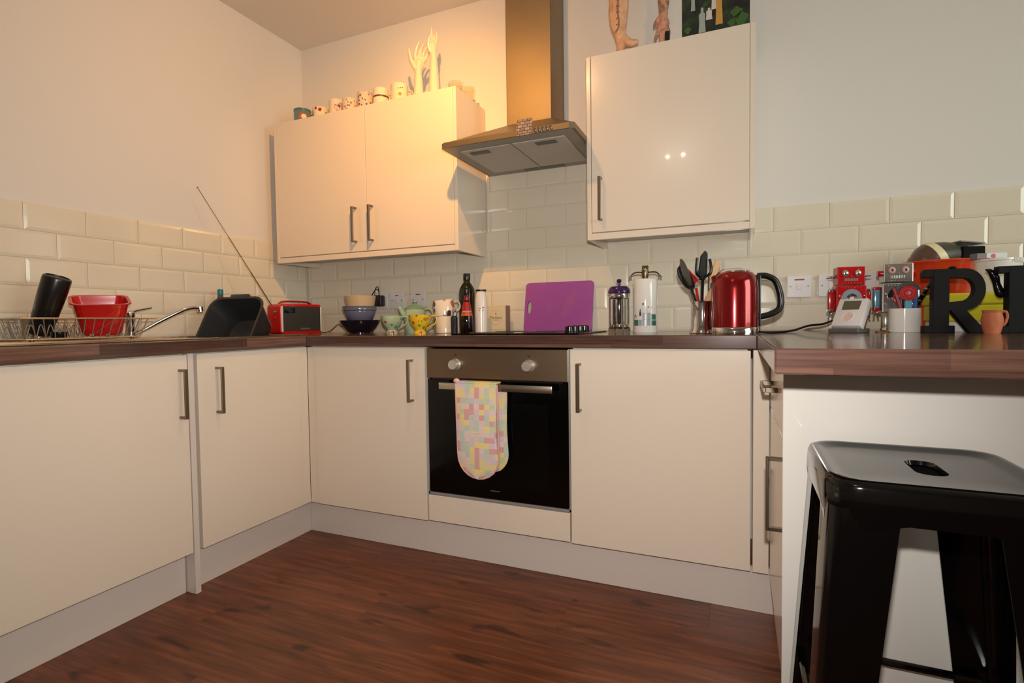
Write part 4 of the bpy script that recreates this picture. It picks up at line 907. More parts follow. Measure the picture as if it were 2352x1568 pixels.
t = utensil('slotted_spoon', 'black slotted spoon leaning left in the chrome pot', 'spoon', M_blackp, 0.012, -0.05, 0.2, 0.0045, 0.005, 0.008)
hd_ = blade(oval(0.022,0.098), M_blackp, t, 0.01, -0.030, 0.158, -0.55, 0.009)
for k in (-1, 0, 1): blade([(k*0.007-0.0015,0.025),(k*0.007+0.0015,0.025),(k*0.007+0.0015,0.07),(k*0.007-0.0015,0.07)], M_mt, t, 0.0045, -0.030, 0.158, -0.55, 0.002, 'slot')
t = utensil('spatula', 'red silicone spatula at the back of the chrome pot', 'spatula', M_red, 0.006, -0.02, 0.2, 0.005, 0.018, 0.022)
blade([(-0.010,0),(0.010,0),(0.013,0.05),(0.006,0.09),(-0.012,0.082)], M_red, t, 0.024, -0.012, 0.185, -0.80, 0.006)
t = utensil('pasta_fork', 'black pasta fork with prongs standing tallest in the chrome pot', 'pasta fork', M_blackp, -0.004, 0.0, 0.24, 0.0055, 0.0, -0.004)
blade([(-0.010,0),(0.010,0),(0.017,0.03),(0.016,0.095),(0.006,0.105),(-0.008,0.085),(-0.014,0.03)], M_blackp, t, -0.006, -0.004, 0.190, 0.04, 0.010)
for s_, hh in ((-1,0.062),(1,0.058)): 
    b2 = bmesh.new(); tube(b2, smoothpath([UP(-0.003+s_*0.010,-0.010,0.202),UP(-0.003+s_*0.023,-0.020,0.212),UP(-0.003+s_*0.026,-0.022,0.232),UP(-0.003+s_*0.022,-0.018,0.205+hh)]), 0.005, 8); obj('prong', b2, M_blackp, t)
M_wd = mat('beech', (206,166,116), 0.6, vary=(20,(188,146,100),0.4,0.7,(1,1,0.2)))
t = utensil('wooden_spatula', 'flat wooden spatula with square end beside the kettle', 'spatula', M_wd, 0.0, 0.05, 0.21, 0.006, 0.010, 0.014)
blade([(-0.008,0),(0.008,0),(0.013,0.03),(0.011,0.088),(-0.008,0.092),(-0.012,0.03)], M_wd, t, 0.014, 0.036, 0.172, 0.26, 0.006)
t = utensil('wooden_spoon', 'broad wooden spoon low in the front of the chrome pot', 'spoon', M_wd, -0.01, 0.02, 0.15, 0.008, -0.015, -0.022)
blade([(-0.012,0),(0.012,0),(0.015,0.04),(0.01,0.062),(-0.008,0.055)], M_wd, t, -0.016, 0.006, 0.105, 0.42, 0.007)
t = utensil('tongs', 'thin steel tongs at the right of the chrome pot', 'tongs', M_mt, 0.015, 0.03, 0.22, 0.003, -0.01, -0.014)
b2 = bmesh.new(); tube(b2, [UP(0.02,-0.012,0.04), UP(0.016,-0.016,0.215)], 0.0028, 8); obj('arm', b2, M_mt, t)
for k, a in enumerate((-0.047,)):
    b2 = bmesh.new(); tube(b2, smoothpath([UP(-0.028,-0.035,0.112),UP(-0.043,-0.04,0.112),UP(-0.047,-0.04,0.103),UP(-0.04,-0.04,0.094)]), 0.0022, 8); obj('hook', b2, M_chrome, up_)

kx, ky = 2.413, -0.562
kt = thing('kettle', 'red metallic electric kettle with black handle', 'kettle', (kx,ky,WT), math.radians(16))
M_kr = mat('kettle_red', (132,6,12), 0.16, 0.55, coat=0.6)
b_ = bmesh.new(); lathe(b_, [(0.066,0.0),(0.074,0.0),(0.075,0.004),(0.074,0.021),(0.0725,0.023),(0,0.023),(0,0),(0.066,0)], 40); obj('base', b_, M_chrome, kt)
b_ = bmesh.new(); lathe(b_, [(0,0.0235),(0.0735,0.0235),(0.0735,0.15),(0.0715,0.175),(0.066,0.192),(0.058,0.203),(0.052,0.207),(0,0.207)], 40); obj('body', b_, M_kr, kt)
b_ = bmesh.new(); lathe(b_, [(0.055,0.2045),(0.054,0.209),(0.044,0.216),(0.02,0.2205),(0,0.221)], 32); obj('lid', b_, M_chrome, kt)
b_ = bmesh.new(); tube(b_, smoothpath([(-0.058,0.0,0.178),(-0.064,0,0.186),(-0.070,0,0.196)]), [0.014-0.0006*k for k in range(13)], 12); obj('spout', b_, M_kr, kt)
kh = bmesh.new(); box(kh, 0.070, 0.082, -0.012, 0.012, 0.025, 0.198, bev=0.003)
tube(kh, smoothpath([(0.074,0,0.193),(0.100,0,0.193),(0.128,0,0.178),(0.142,0,0.145),(0.148,0,0.105),(0.140,0,0.08),(0.112,0,0.064),(0.078,0,0.056)], 6), 0.0115, 12, flat=(1.05,0.9))
obj('handle', kh, M_blackp, kt)
obj('gauge', B(0.0725, 0.0745, -0.006, 0.006, 0.04, 0.15), M_blackp, kt, smooth=False)
b_ = bmesh.new(); tube(b_, smoothpath([(kx+0.076,ky+0.02,WT+0.006),(2.53,-0.50,WT+0.004),(2.60,-0.38,WT+0.006),(2.66,-0.30,WT+0.022),(2.72,-0.26,WT+0.03),(2.78,-0.18,WT+0.06),(2.83,-0.06,WT+0.12),(2.86,-0.028,WT+0.17)]), 0.0042, 8)
tag(obj('power_cable', b_, M_blackp), 'black kettle cable curving along the worktop behind the thermostat', 'cable')

# ------------------------------------------------------------------ thermostat, robots, pots and letters on the peninsula
th_ = thing('thermostat', 'white wedge-shaped room thermostat with grey display before the red robot', 'thermostat', (2.755,-0.455,WT), math.radians(-36))
tm = bmesh.new(); box(tm, -0.046, 0.046, -0.014, 0.014, 0, 0.106, bev=0.004); mt_ = Matrix.Rotation(-0.55, 4, 'X'); 
tm.transform(Matrix.Translation((0,0,0.016)) @ mt_); obj('case', tm, M_whitep, th_)
q = B(-0.027, 0.027, -0.0152, -0.0138, 0.062, 0.096); q.transform(Matrix.Translation((0,0,0.016)) @ mt_); obj('display', q, mat('lcd', (88,86,66), 0.3), th_, smooth=False)
q = bmesh.new(); tube(q, [(0.017*math.cos(a), -0.0146, 0.034+0.017*math.sin(a)) for a in [2*PI*k/28 for k in range(28)]], 0.0022, 6, closed=True); q.transform(Matrix.Translation((0,0,0.016)) @ mt_); obj('dial_ring', q, M_whitep, th_)
q = bmesh.new(); lathe(q, [(0,0),(0.014,0),(0.013,0.002),(0,0.002)], 24); rotm(q, 'X', PI/2); q.transform(Matrix.Translation((0,0,0.016)) @ mt_ @ Matrix.Translation((0,-0.0138,0.034))); obj('dial', q, mat('dial_peach', (224,190,176), 0.4), th_)
q = B(-0.05, 0.045, -0.02, 0.055, 0.0, 0.014, bev=0.003); obj('stand', q, mat('stand_grey', (90,84,80), 0.5), th_)

M_rt = mat('tin_red', (176,12,18), 0.18, coat=0.5); M_st = mat('tin_silver', (206,202,194), 0.2, 0.9); M_bl = mat('tin_blue', (110,160,186), 0.15, 0.3, coat=0.4)
def robot(label, loc, rz, body, silver):
    t = thing('toy_robot', label, 'toy robot', loc, rz, 'tin toy robots')
    obj('torso', B(-0.053, 0.053, -0.03, 0.03, 0.065, 0.168, bev=0.004), body, t)
    hd2 = obj('head', B(-0.048, 0.048, -0.028, 0.028, 0.17, 0.236, bev=0.003), body, t)
    obj('waist', B(-0.04, 0.04, -0.022, 0.022, 0.055, 0.066), M_st, t)
    for sx in (-1, 1):
        b2 = bmesh.new(); lathe(b2, [(0,0),(0.010,0),(0.012,0.004),(0.008,0.007),(0,0.009)], 14); rotm(b2,'X',PI/2); b2.transform(Matrix.Translation((sx*0.022,-0.028,0.212))); obj('eye', b2, M_st if not silver else mat('eye_pink',(200,150,146),0.3), hd2)
        b2 = bmesh.new(); ball(b2, (sx*0.022,-0.037,0.212), 0.004, 8); obj('pupil', b2, M_chrome if not silver else M_blackgl, hd2)
        b2 = bmesh.new()
        if silver: cyl(b2, (sx*0.048,0,0.203), (sx*0.062,0,0.203), 0.010, 12)
        else: tube(b2, [(sx*0.048,0,0.203),(sx*0.058,0,0.203),(sx*0.06,0,0.203),(sx*0.078,0,0.203)], [0.008,0.008,0.003,0.0012], 10)
        obj('ear', b2, M_rt if silver else M_chrome, hd2)
        b2 = bmesh.new(); box(b2, sx*0.055 if sx>0 else -0.075, 0.075 if sx>0 else -0.055, -0.014, 0.014, 0.075, 0.155, bev=0.006); am = obj('arm', b2, M_bl if silver else M_rt, t)
        b2 = bmesh.new(); box(b2, (0.0545 if sx>0 else -0.0755), (0.0755 if sx>0 else -0.0545), -0.0145, 0.0145, 0.145, 0.157, bev=0.003); box(b2, (0.0545 if sx>0 else -0.0755), (0.0755 if sx>0 else -0.0545), -0.0145, 0.0145, 0.073, 0.085, bev=0.003); obj('arm_band', b2, M_rt if silver else M_chrome, am)
        b2 = bmesh.new(); tube(b2, [(sx*0.065-0.008,-0.004,0.05),(sx*0.065-0.006,0,0.066),(sx*0.065,0,0.074),(sx*0.065+0.006,0,0.066),(sx*0.065+0.008,-0.004,0.05)], 0.003, 8); obj('claw', b2, M_chrome, am)
        b2 = bmesh.new(); box(b2, sx*0.024-0.018, sx*0.024+0.018, -0.022, 0.022, 0.012, 0.056, bev=0.004); lg2 = obj('leg', b2, M_st if silver else body, t)
        b2 = bmesh.new(); box(b2, sx*0.024-0.020, sx*0.024+0.020, -0.034, 0.026, 0.0, 0.014, bev=0.004); obj('foot', b2, M_chrome, lg2)
    b2 = bmesh.new()
    for k in range(9): box(b2, -0.024+0.0054*k, -0.0205+0.0054*k, -0.0295, -0.0275, 0.184, 0.194)
    obj('mouth_grille', b2, mat('grille_grey',(150,146,140),0.3,0.7), hd2)
    b2 = bmesh.new(); ball(b2, (0,-0.029,0.2), 0.0035, 8, (1.2,1,0.8)); obj('nose', b2, M_chrome, hd2)
    b2 = bmesh.new()
    for k in range(7): ball(b2, (-0.033+0.011*k,-0.0285,0.176), 0.0016, 6); ball(b2, (-0.033+0.011*k,-0.0305,0.160), 0.0016, 6)
    for sx in (-1,1):
        for k in range(2): ball(b2, (sx*(0.024+0.008*k),-0.0285,0.227), 0.0016, 6)
        for z in (0.095, 0.13): ball(b2, (sx*0.043,-0.0305,z), 0.004, 8)
    obj('rivets', b2, M_chrome, t)['kind'] = 'stuff'
    b2 = bmesh.new(); prism(b2, arc(0,0.118,0.037,0.0,PI,16)+arc(0,0.118,0.02,PI,0,12), 'y', -0.033, -0.0295); obj('dial_arc', b2, mat('dial_arc',(150,158,170),0.3,0.3) if not silver else M_blackp, t)
    b2 = bmesh.new(); lathe(b2, [(0,0.002),(0.009,0.004),(0.010,0.002),(0.014,0.002),(0.020,0.006),(0.021,0.002),(0.021,0),(0,0)], 24); rotm(b2,'X',PI/2); b2.transform(Matrix.Translation((0,-0.030,0.118))); obj('dial', b2, M_chrome if not silver else M_rt, t)
    b2 = bmesh.new(); cyl(b2,(0,-0.03,0.118),(0,-0.0375,0.118),0.008,12); obj('dial_centre', b2, M_white if not silver else M_chrome, t)
    return t
robot('red tin toy robot with chrome dial behind the thermostat', (2.783,-0.315,WT), math.radians(8), M_rt, False).scale = (0.88, 0.9, 0.96)
robot('silver tin toy robot with blue arms behind the white pen pot', (2.920,-0.315,WT), math.radians(4), M_st, True).scale = (0.88, 0.9, 0.98)
# pen pot and what stands in it
ppx, ppy = 2.920, -0.425
b_ = bmesh.new(); lathe(b_, [(0,0),(0.042,0),(0.0435,0.002),(0.0435,0.076),(0.0425,0.077),(0.0408,0.076),(0.0408,0.006),(0,0.005)], 36, (ppx,ppy,WT)); tag(obj('pen_pot', b_, M_white), 'plain white ceramic pot holding pens beside the black letter R', 'pot')
def pen(label, p0, p1, r, m_, cat='pen', tip=None):
    t = thing('pen', label, cat, (0,0,0), 0, 'things in the white pen pot')
    b2 = bmesh.new(); tube(b2, [p0, p1], r, 10); obj('barrel', b2, m_, t)
    if tip is not None:
        b2 = bmesh.new()
        P0, P1 = Vector(p0), Vector(p1)
        for f in tip[1]: 
            c0 = P0.lerp(P1, f-0.012); c1 = P0.lerp(P1, f+0.012); tube(b2, [c0, c1], r*1.12, 10)
        obj('ring_band', b2, tip[0], t)
PZ = WT+0.008
M_gold = mat('gold', (200,150,60), 0.2, 1.0)
pen('thick black pen with gold rings leaning right in the white pot', (ppx-0.012,ppy,PZ), (ppx+0.072,ppy+0.012,PZ+0.15), 0.007, M_blackgl, tip=(M_gold,(0.62,0.74,0.86)))
pen('dark red pen leaning left in the white pot', (ppx+0.005,ppy-0.005,PZ), (ppx-0.032,ppy-0.01,PZ+0.135), 0.006, mat('pen_red',(140,20,30),0.3))
pen('black pen upright at the back of the white pot', (ppx,ppy+0.02,PZ), (ppx-0.004,ppy+0.03,PZ+0.125), 0.006, M_blackp)
pen('slim dark pen leaning far right in the white pot', (ppx,ppy+0.012,PZ), (ppx+0.062,ppy+0.03,PZ+0.135), 0.0045, M_blackp)
ft = thing('toy_fan', 'small blue and red toy with a round red disc sticking out of the white pot', 'toy', (ppx+0.008,ppy-0.004,PZ), math.radians(-6))
obj('stem', B(-0.009, 0.009, -0.004, 0.004, 0.0, 0.095, bev=0.001, seg=1), mat('toy_teal',(70,150,176),0.3), ft)
obj('side_bar', B(0.012, 0.024, -0.005, 0.005, 0.03, 0.145, bev=0.002, seg=1), mat('toy_blue',(16,74,150),0.25), ft)
b_ = bmesh.new(); cyl(b_, (-0.002,-0.012,0.118),(-0.002,0.0,0.118),0.024,24); obj('disc', b_, M_rt, ft)
b_ = bmesh.new(); lathe(b_, [(0,0.002),(0.006,0.004),(0.009,0.0),(0.012,0.0),(0.014,0.003),(0.016,0)], 20); rotm(b_,'X',PI/2); b_.transform(Matrix.Translation((-0.002,-0.012,0.118))); obj('disc_face', b_, mat('toy_rose',(206,80,84),0.3), ft)
b_ = bmesh.new(); prism(b_, arc(-0.002,0.118,0.036,0.1*PI,0.95*PI,14)+arc(-0.002,0.118,0.026,0.95*PI,0.1*PI,14), 'y', -0.006, 0.004); obj('arch', b_, M_blackp, ft)
# keys / coin lying in front of the silver robot
ky_ = thing('key_ring', 'small brass key with fob lying beside the white pen pot', 'key', (2.868,-0.43,WT), 0.3)
b_ = bmesh.new(); prism(b_, rrect(-0.03,0.012,-0.012,0.012,0.01,4), 'z', 0.0, 0.004); obj('fob', b_, mat('tan_leather',(130,86,44),0.6), ky_)
b_ = bmesh.new(); tube(b_, [(0.02+0.009*math.cos(a),0.0,0.010+0.009*math.sin(a)) for a in [2*PI*k/20 for k in range(20)]], 0.0014, 6, closed=True); obj('ring', b_, M_gold, ky_)
b_ = bmesh.new(); box(b_, -0.01, 0.016, -0.004, 0.001, 0.004, 0.0065); ball(b_, (0.018,-0.002,0.0068), 0.006, 10, (1,1,0.35)); obj('key', b_, M_gold, ky_)
# letters
M_let = mat('letter_black', (13,12,11), 0.65, spec=0.2)
def letter(label, loc, rz, polys, cat='letter', th=0.03):
    t = thing('letter', label, cat, loc, rz, 'black standing letters')
    for i, (nm, p) in enumerate(polys):
        b2 = bmesh.new(); prism(b2, p, 'y', -th/2+0.0004*i, th/2-0.0004*i, bev=0.0015); obj(nm, b2, M_let, t)
    return t
Wd, Hh_ = 0.196, 0.190
R_left = [('stem', [(-0.068,0.0),(-0.018,0.0),(-0.018,0.19),(-0.068,0.19)]), ('serif', [(-0.095,0.0),(0.0,0.0),(0.0,0.022),(-0.095,0.022)]), ('serif', [(-0.098,0.166),(-0.03,0.166),(-0.03,0.19),(-0.094,0.19),(-0.1,0.18)]),
    ('bowl', [(-0.02,0.19)] + arc(0.028,0.128,0.062,PI/2,-PI/2,14) + [(-0.02,0.066),(-0.02,0.091)] + arc(0.024,0.128,0.033,-PI/2,PI/2,12)[0:] + [(-0.02,0.163)]),
    ('diagonal', [(-0.018,0.072),(0.03,0.072),(0.082,0.018),(0.1,0.018),(0.1,0.0),(0.046,0.0)])]
Rl = letter('large black capital letter R standing on the peninsula', (3.012,-0.535,WT), math.radians(2), R_left); Rl.scale = (0.80, 1, 1)
b_ = bmesh.new(); lathe(b_, [(0,0),(0.010,0),(0.012,0.004),(0.006,0.008),(0,0.009)], 14, (-0.005,0,0.190)); obj('top_knob', b_, M_let, Rl)
Ml = letter('large black capital letter M at the right edge of the picture', (3.215,-0.545,WT), math.radians(4), [('stem', [(-0.088,0.0),(-0.05,0.0),(-0.05,0.19),(-0.088,0.19)]), ('serif', [(-0.112,0.0),(-0.028,0.0),(-0.028,0.02),(-0.112,0.02)]), ('serif', [(-0.112,0.17),(-0.05,0.17),(-0.05,0.19),(-0.112,0.19)]),
    ('diagonal', [(-0.085,0.19),(-0.04,0.19),(0.012,0.07),(0.012,0.0),(-0.012,0.0)]), ('diagonal', [(0.0,0.0),(0.012,0.0),(0.088,0.19),(0.045,0.19),(0.0,0.085)]), ('stem', [(0.05,0.0),(0.095,0.0),(0.095,0.19),(0.05,0.19)]), ('serif', [(0.03,0.0),(0.118,0.0),(0.118,0.02),(0.03,0.02)])])
bd = thing('bird_ornament', 'glossy black bird ornament perched against the letter M', 'ornament', (3.112,-0.535,WT+0.105), math.radians(12))
b_ = bmesh.new(); tube(b_, smoothpath([(0.02,0,0.0),(0.008,0,0.012),(0.0,0,0.035),(-0.006,0,0.058),(-0.018,0,0.074),(-0.03,0,0.078)]), [0.004,0.007,0.010,0.012,0.013,0.0125,0.012,0.0115,0.011,0.0105,0.010,0.0095,0.009,0.009,0.009,0.0095,0.010,0.0105,0.0105,0.010,0.0095,0.009,0.008,0.007,0.0065,0.006,0.005,0.004,0.003,0.002,0.0015], 12); obj('body', b_, M_blackgl, bd)
b_ = bmesh.new(); tube(b_, smoothpath([(-0.006,0,0.075),(0.01,0,0.083),(0.028,0,0.082)]), 0.004, 8); obj('crest', b_, M_blackgl, bd)
# terracotta jug
tj = thing('jug', 'tiny terracotta jug between the letters R and M', 'jug', (3.082,-0.595,WT), toward_cam(3.09,-0.59)); tj.scale = (0.86,0.86,1.0)
M_tc = mat('terracotta', (176,96,60), 0.6, vary=(30,(196,118,80),0.45,0.7))
b_ = bmesh.new(); lathe(b_, [(0,0),(0.021,0),(0.022,0.003),(0.027,0.022),(0.029,0.04),(0.026,0.052),(0.024,0.058),(0.027,0.066),(0.0245,0.066),(0.022,0.057),(0.025,0.04),(0,0.008)], 28); obj('body', b_, M_tc, tj)
obj('handle', handle_tube([(0.023,0,0.061),(0.033,0,0.060),(0.036,0,0.046),(0.032,0,0.03),(0.026,0,0.022)], 0.004), M_tc, tj)
# yellow tin, white tub, orange bucket behind
yb = thing('storage_tin', 'yellow storage tin behind the letters R and M', 'tin', (3.16,-0.33,WT), math.radians(3))
M_yel = mat('yellow_paint', (206,192,40), 0.35, coat=0.1)
obj('plinth_block', B(-0.135, 0.165, -0.085, 0.085, 0.0, 0.032, bev=0.003), M_whitep, yb)
obj('body', B(-0.14, 0.17, -0.09, 0.09, 0.032, 0.086, bev=0.006), M_yel, yb)
obj('lid', B(-0.144, 0.174, -0.094, 0.094, 0.086, 0.122, bev=0.006), M_yel, yb)
wt_ = thing('white_tub', 'white plastic tub standing on the yellow tin', 'tub', (3.185,-0.33,WT+0.123)); wt_.scale = (0.86, 0.86, 0.98)
b_ = bmesh.new(); lathe(b_, [(0,0),(0.052,0),(0.055,0.004),(0.066,0.1),(0.069,0.102),(0.069,0.108),(0.065,0.108),(0.062,0.1),(0.05,0.006),(0,0.006)], 36); obj('body', b_, M_white, wt_)
for k in range(14):
    a = -0.2+0.09*k; b_ = bmesh.new(); tube(b_, [(0.0695*math.cos(a-1.0),0.0695*math.sin(a-1.0),0.094),(0.0695*math.cos(a-1.0),0.0695*math.sin(a-1.0),0.108)], 0.0018, 6); obj('rim_rib', b_, M_white, wt_)
pk = thing('carton', 'small grey and white carton with red mark lying on the white tub', 'box', (3.16,-0.335,WT+0.229), math.radians(14)); pk.scale = (0.85, 0.85, 0.9)
obj('sleeve', B(-0.018, 0.05, -0.02, 0.02, 0.0, 0.022, bev=0.001, seg=1), mat('carton_pale',(206,204,202),0.5), pk)
obj('end_flap', B(-0.05, -0.018, -0.02, 0.02, 0.0, 0.022, bev=0.001, seg=1), mat('carton_grey',(110,104,104),0.5), pk)
b_ = bmesh.new(); cyl(b_, (0.004,-0.0206,0.011),(0.004,-0.0199,0.011),0.008,16); obj('red_mark', b_, mat('mark_red',(200,70,66),0.5), pk)
obj('red_edge', B(-0.045,-0.005,-0.0206,-0.0199,0.0,0.004), mat('edge_red',(150,30,34),0.5), pk, smooth=False)
ob = thing('bucket', 'orange red plastic bucket behind the letter R', 'bucket', (3.085,-0.13,WT))
M_or = mat('orange_red', (206,60,26), 0.25, coat=0.3)
b_ = bmesh.new(); lathe(b_, [(0,0),(0.072,0),(0.076,0.004),(0.108,0.225),(0.115,0.238),(0.118,0.238),(0.118,0.246),(0.112,0.246),(0.104,0.225),(0.072,0.008),(0,0.008)], 40); obj('body', b_, M_or, ob)
b_ = bmesh.new(); tube(b_, [(0.118*math.cos(a),0.118*math.sin(a),0.242) for a in [2*PI*k/40 for k in range(40)]], 0.004, 6, closed=True); obj('rim', b_, M_or, ob)
ap = thing('handheld_appliance', 'bronze and dark grey handheld appliance with cream band lying in the orange bucket', 'appliance', (3.095,-0.14,WT+0.235), math.radians(14))
def blob(secs, m_, name, parent, seg=20):
    bm = bmesh.new(); rings = []
    for (x, z, ry, rz_, tl) in secs:
        rings.append([bm.verts.new((x + rz_*math.sin(tl)*math.sin(2*PI*k/seg), ry*math.cos(2*PI*k/seg), z + rz_*math.cos(tl)*math.sin(2*PI*k/seg))) for k in range(seg)])
    for a, b in zip(rings[:-1], rings[1:]):
        for k in range(seg): bm.faces.new((a[k], a[(k+1)%seg], b[(k+1)%seg], b[k]))
    bm.faces.new(rings[0][::-1]); bm.faces.new(rings[-1]); return obj(name, bm, m_, parent)
M_bz = mat('bronze_plastic',(96,70,56),0.3,0.3,coat=0.3); M_dg = mat('dark_olive',(70,66,52),0.4); M_cb = mat('cream_band',(226,212,170),0.3)
blob([(-0.105,-0.01,0.02,0.02,0),(-0.09,0.0,0.04,0.035,-0.2),(-0.06,0.015,0.05,0.05,-0.4),(-0.035,0.025,0.052,0.055,-0.5)], M_bz, 'nose', ap)
blob([(-0.036,0.025,0.053,0.056,-0.5),(-0.02,0.029,0.054,0.057,-0.5),(-0.012,0.031,0.054,0.057,-0.5)], M_cb, 'band', ap)
blob([(-0.013,0.031,0.051,0.054,-0.5),(0.02,0.036,0.045,0.047,-0.3),(0.06,0.036,0.035,0.036,-0.1),(0.08,0.034,0.03,0.03,0)], M_dg, 'body', ap)
obj('dust_box', B(0.042, 0.112, -0.045, 0.03, -0.008, 0.058, bev=0.004), mat('dust_black', (8,8,8), 0.7, spec=0.15), ap)
q = B(-0.035, 0.04, -0.035, 0.03, 0, 0.004); rotm(q,'Y',0.12); q.transform(Matrix.Translation((0.075,0,0.072))); obj('flap', q, mat('flap_grey',(120,110,108),0.5), ap, smooth=False)

# ------------------------------------------------------------------ on top of the two-door wall cabinet
ZC = ZWT+0.0005
row = [(0.193,0.046,0.098,mat('mug_teal',(90,120,120),0.2,coat=0.3),'teal mug with a red ring at the left end of the cabinet top'),
       (0.322,0.042,0.085,spots('mug_fruit',(226,206,176),[(110,130,40),(206,150,50),(150,40,40),(120,120,150)],40,0.45),'white mug with small fruit motifs second from the left on the cabinet'),
       (0.430,0.036,0.110,mat('mug_white_a',(226,208,184),0.2,coat=0.3),'white mug with a purple heart third from the left on the cabinet'),
       (0.524,0.040,0.098,spots('mug_grey_pattern',(220,200,176),[(150,130,120),(170,140,120)],70,0.42),'pale mug with faint grey pattern fourth from the left on the cabinet'),
       (0.624,0.040,0.112,spots('mug_dark_pattern',(214,190,170),[(70,50,44),(120,80,70),(110,100,130)],75,0.5),'busy brown patterned mug in the middle of the cabinet top row'),
       (0.724,0.040,0.115,mat('mug_white_b',(230,212,186),0.2,coat=0.3),'plain white mug with dark rim band second from the white hands'),
       (0.838,0.043,0.115,mat('mug_white_c',(232,212,182),0.2,coat=0.3),'white mug with orange print right beside the white hands')]
for i, (x, r, h, m_, lab) in enumerate(row):
    t = mug(lab, (x,-0.2,ZC), r, h, m_, toward_cam(x,-0.2)+(0.15 if i not in (3,) else PI-0.2), group='mugs along the cabinet top')
    if i == 0:
        b2 = bmesh.new(); prism(b2, arc(0,0.052,0.026,0,2*PI,24)[:-1], 'y', -r-0.0008, -r+0.0); wrap(b2, r); obj('ring_print', b2, mat('print_red',(160,24,24),0.3), t)
        b2 = bmesh.new(); prism(b2, arc(0,0.052,0.014,0,2*PI,20)[:-1], 'y', -r-0.0014, -r-0.0005); wrap(b2, r); obj('ring_centre', b2, mat('print_cream',(220,200,160),0.3), t)
        b2 = bmesh.new(); lathe(b2, [(r+0.0004,0.086),(r+0.0004,0.098),(r-0.002,0.0982)], 32); obj('rim_band', b2, mat('print_teal',(70,110,112),0.3), t)
    if i == 2:
        hp = [(0.0,0.045),(0.015,0.062),(0.016,0.074),(0.009,0.08),(0.0,0.074),(-0.009,0.08),(-0.016,0.074),(-0.015,0.062)]
        b2 = bmesh.new(); prism(b2, hp, 'y', -r-0.0008, -r+0.001); wrap(b2, r); obj('heart_print', b2, mat('print_purple',(130,40,80),0.3), t)
    if i == 5:
        b2 = bmesh.new(); lathe(b2, [(r+0.0004,0.068),(r+0.0004,0.077)], 32); obj('band_print', b2, mat('print_brown_band',(90,60,44),0.4), t)
    if i == 6:
        b2 = bmesh.new(); prism(b2, arc(-0.004,0.058,0.009,0,2*PI,16)[:-1], 'y', -r-0.0008, -r+0.0); wrap(b2, r); obj('orange_print', b2, mat('print_orange',(206,96,30),0.3), t)
        for k in range(3):
            b2 = bmesh.new(); box(b2, -0.014+0.010*k, -0.008+0.010*k, -r-0.0006, -r, 0.084+0.002*k, 0.089+0.002*k); wrap(b2, r); obj('letter_print', b2, MATS['print_brown_band'], t)
# white ceramic display hands (one continuous skinned mesh each)
def skinned(name, chains, root, m_, parent, voxel=0.0021):
    """one continuous body: tapered limbs grown along the joint chains, fused by a voxel remesh and relaxed"""
    bm = bmesh.new(); seen = set()
    for ch in chains:
        co = [c for c, r in ch]; rr = [(sum(r)/2 if isinstance(r, tuple) else r) for c, r in ch]
        if ch is not chains[0] and isinstance(ch[0][1], tuple): rr[0] = min(rr[0], rr[1]*1.25)
        path = smoothpath(co, 5); tube(bm, path, [rr[min(int(i/5), len(rr)-2)] + (rr[min(int(i/5), len(rr)-2)+1]-rr[min(int(i/5), len(rr)-2)])*((i/5)-min(int(i/5), len(rr)-2)) for i in range(len(path))], 12)
        ball(bm, co[-1], rr[-1]*0.99, 12); ball(bm, co[0], rr[0]*0.99, 12)
        for c, r in ch:
            if isinstance(r, tuple) and c not in seen: seen.add(c); ball(bm, c, 1.0, 16, (r[0], r[1], r[0]*1.15))
    o_ = obj(name, bm, m_, parent)
    rm = o_.modifiers.new('fuse', 'REMESH'); rm.mode = 'VOXEL'; rm.voxel_size = voxel; rm.use_smooth_shade = True
    sm = o_.modifiers.new('relax', 'SMOOTH'); sm.factor = 0.5; sm.iterations = 4
    return o_
M_hand = mat('ivory_ceramic', (222,206,182), 0.14, coat=0.4)
h1 = thing('display_hand', 'white ceramic hand with spread fingers on the cabinet top, the shorter one', 'ceramic hand', (0.953,-0.2,ZC), toward_cam(0.95,-0.2), 'white ceramic display hands')
wr, pm_ = (0.0,0,0.165), (0.004,0,0.205)
chains = [[((0,0,0.0),0.030),((0,0,0.05),0.027),((0.0,0,0.11),0.022),(wr,(0.019,0.014)),(pm_,(0.028,0.013))]]
for kx_, tips in ((-0.012, [(-0.014,-0.002,0.232),(-0.010,-0.006,0.262),(-0.002,-0.012,0.284),(0.006,-0.018,0.298)]),
                  (0.004, [(0.004,-0.002,0.234),(0.012,-0.006,0.260),(0.020,-0.012,0.278),(0.028,-0.018,0.288)]),
                  (0.018, [(0.020,-0.002,0.230),(0.028,-0.006,0.252),(0.036,-0.012,0.268),(0.043,-0.018,0.277)]),
                  (0.030, [(0.032,-0.002,0.220),(0.041,-0.006,0.236),(0.048,-0.012,0.246),(0.054,-0.016,0.252)])):
    rs = [0.0085,0.0072,0.0064,0.0052]
    chains.append([(pm_,(0.028,0.013))] + [(p, r) for p, r in zip(tips, rs)])
chains.append([(wr,(0.019,0.014)), ((-0.022,-0.003,0.192),0.0105), ((-0.036,-0.006,0.222),0.0085), ((-0.041,-0.008,0.248),0.0068), ((-0.044,-0.008,0.268),0.005)])
skinned('hand', chains, 0, M_hand, h1)
h2 = thing('display_hand', 'tall white ceramic forearm and hand with two raised fingers on the cabinet top', 'ceramic hand', (1.043,-0.2,ZC), toward_cam(1.04,-0.2), 'white ceramic display hands')
wr, pm_ = (0.0,0,0.225), (-0.004,0,0.268)
chains = [[((0,0,0.0),0.030),((0,0,0.07),0.027),((0.0,0,0.15),0.022),(wr,(0.017,0.014)),(pm_,(0.024,0.014))]]
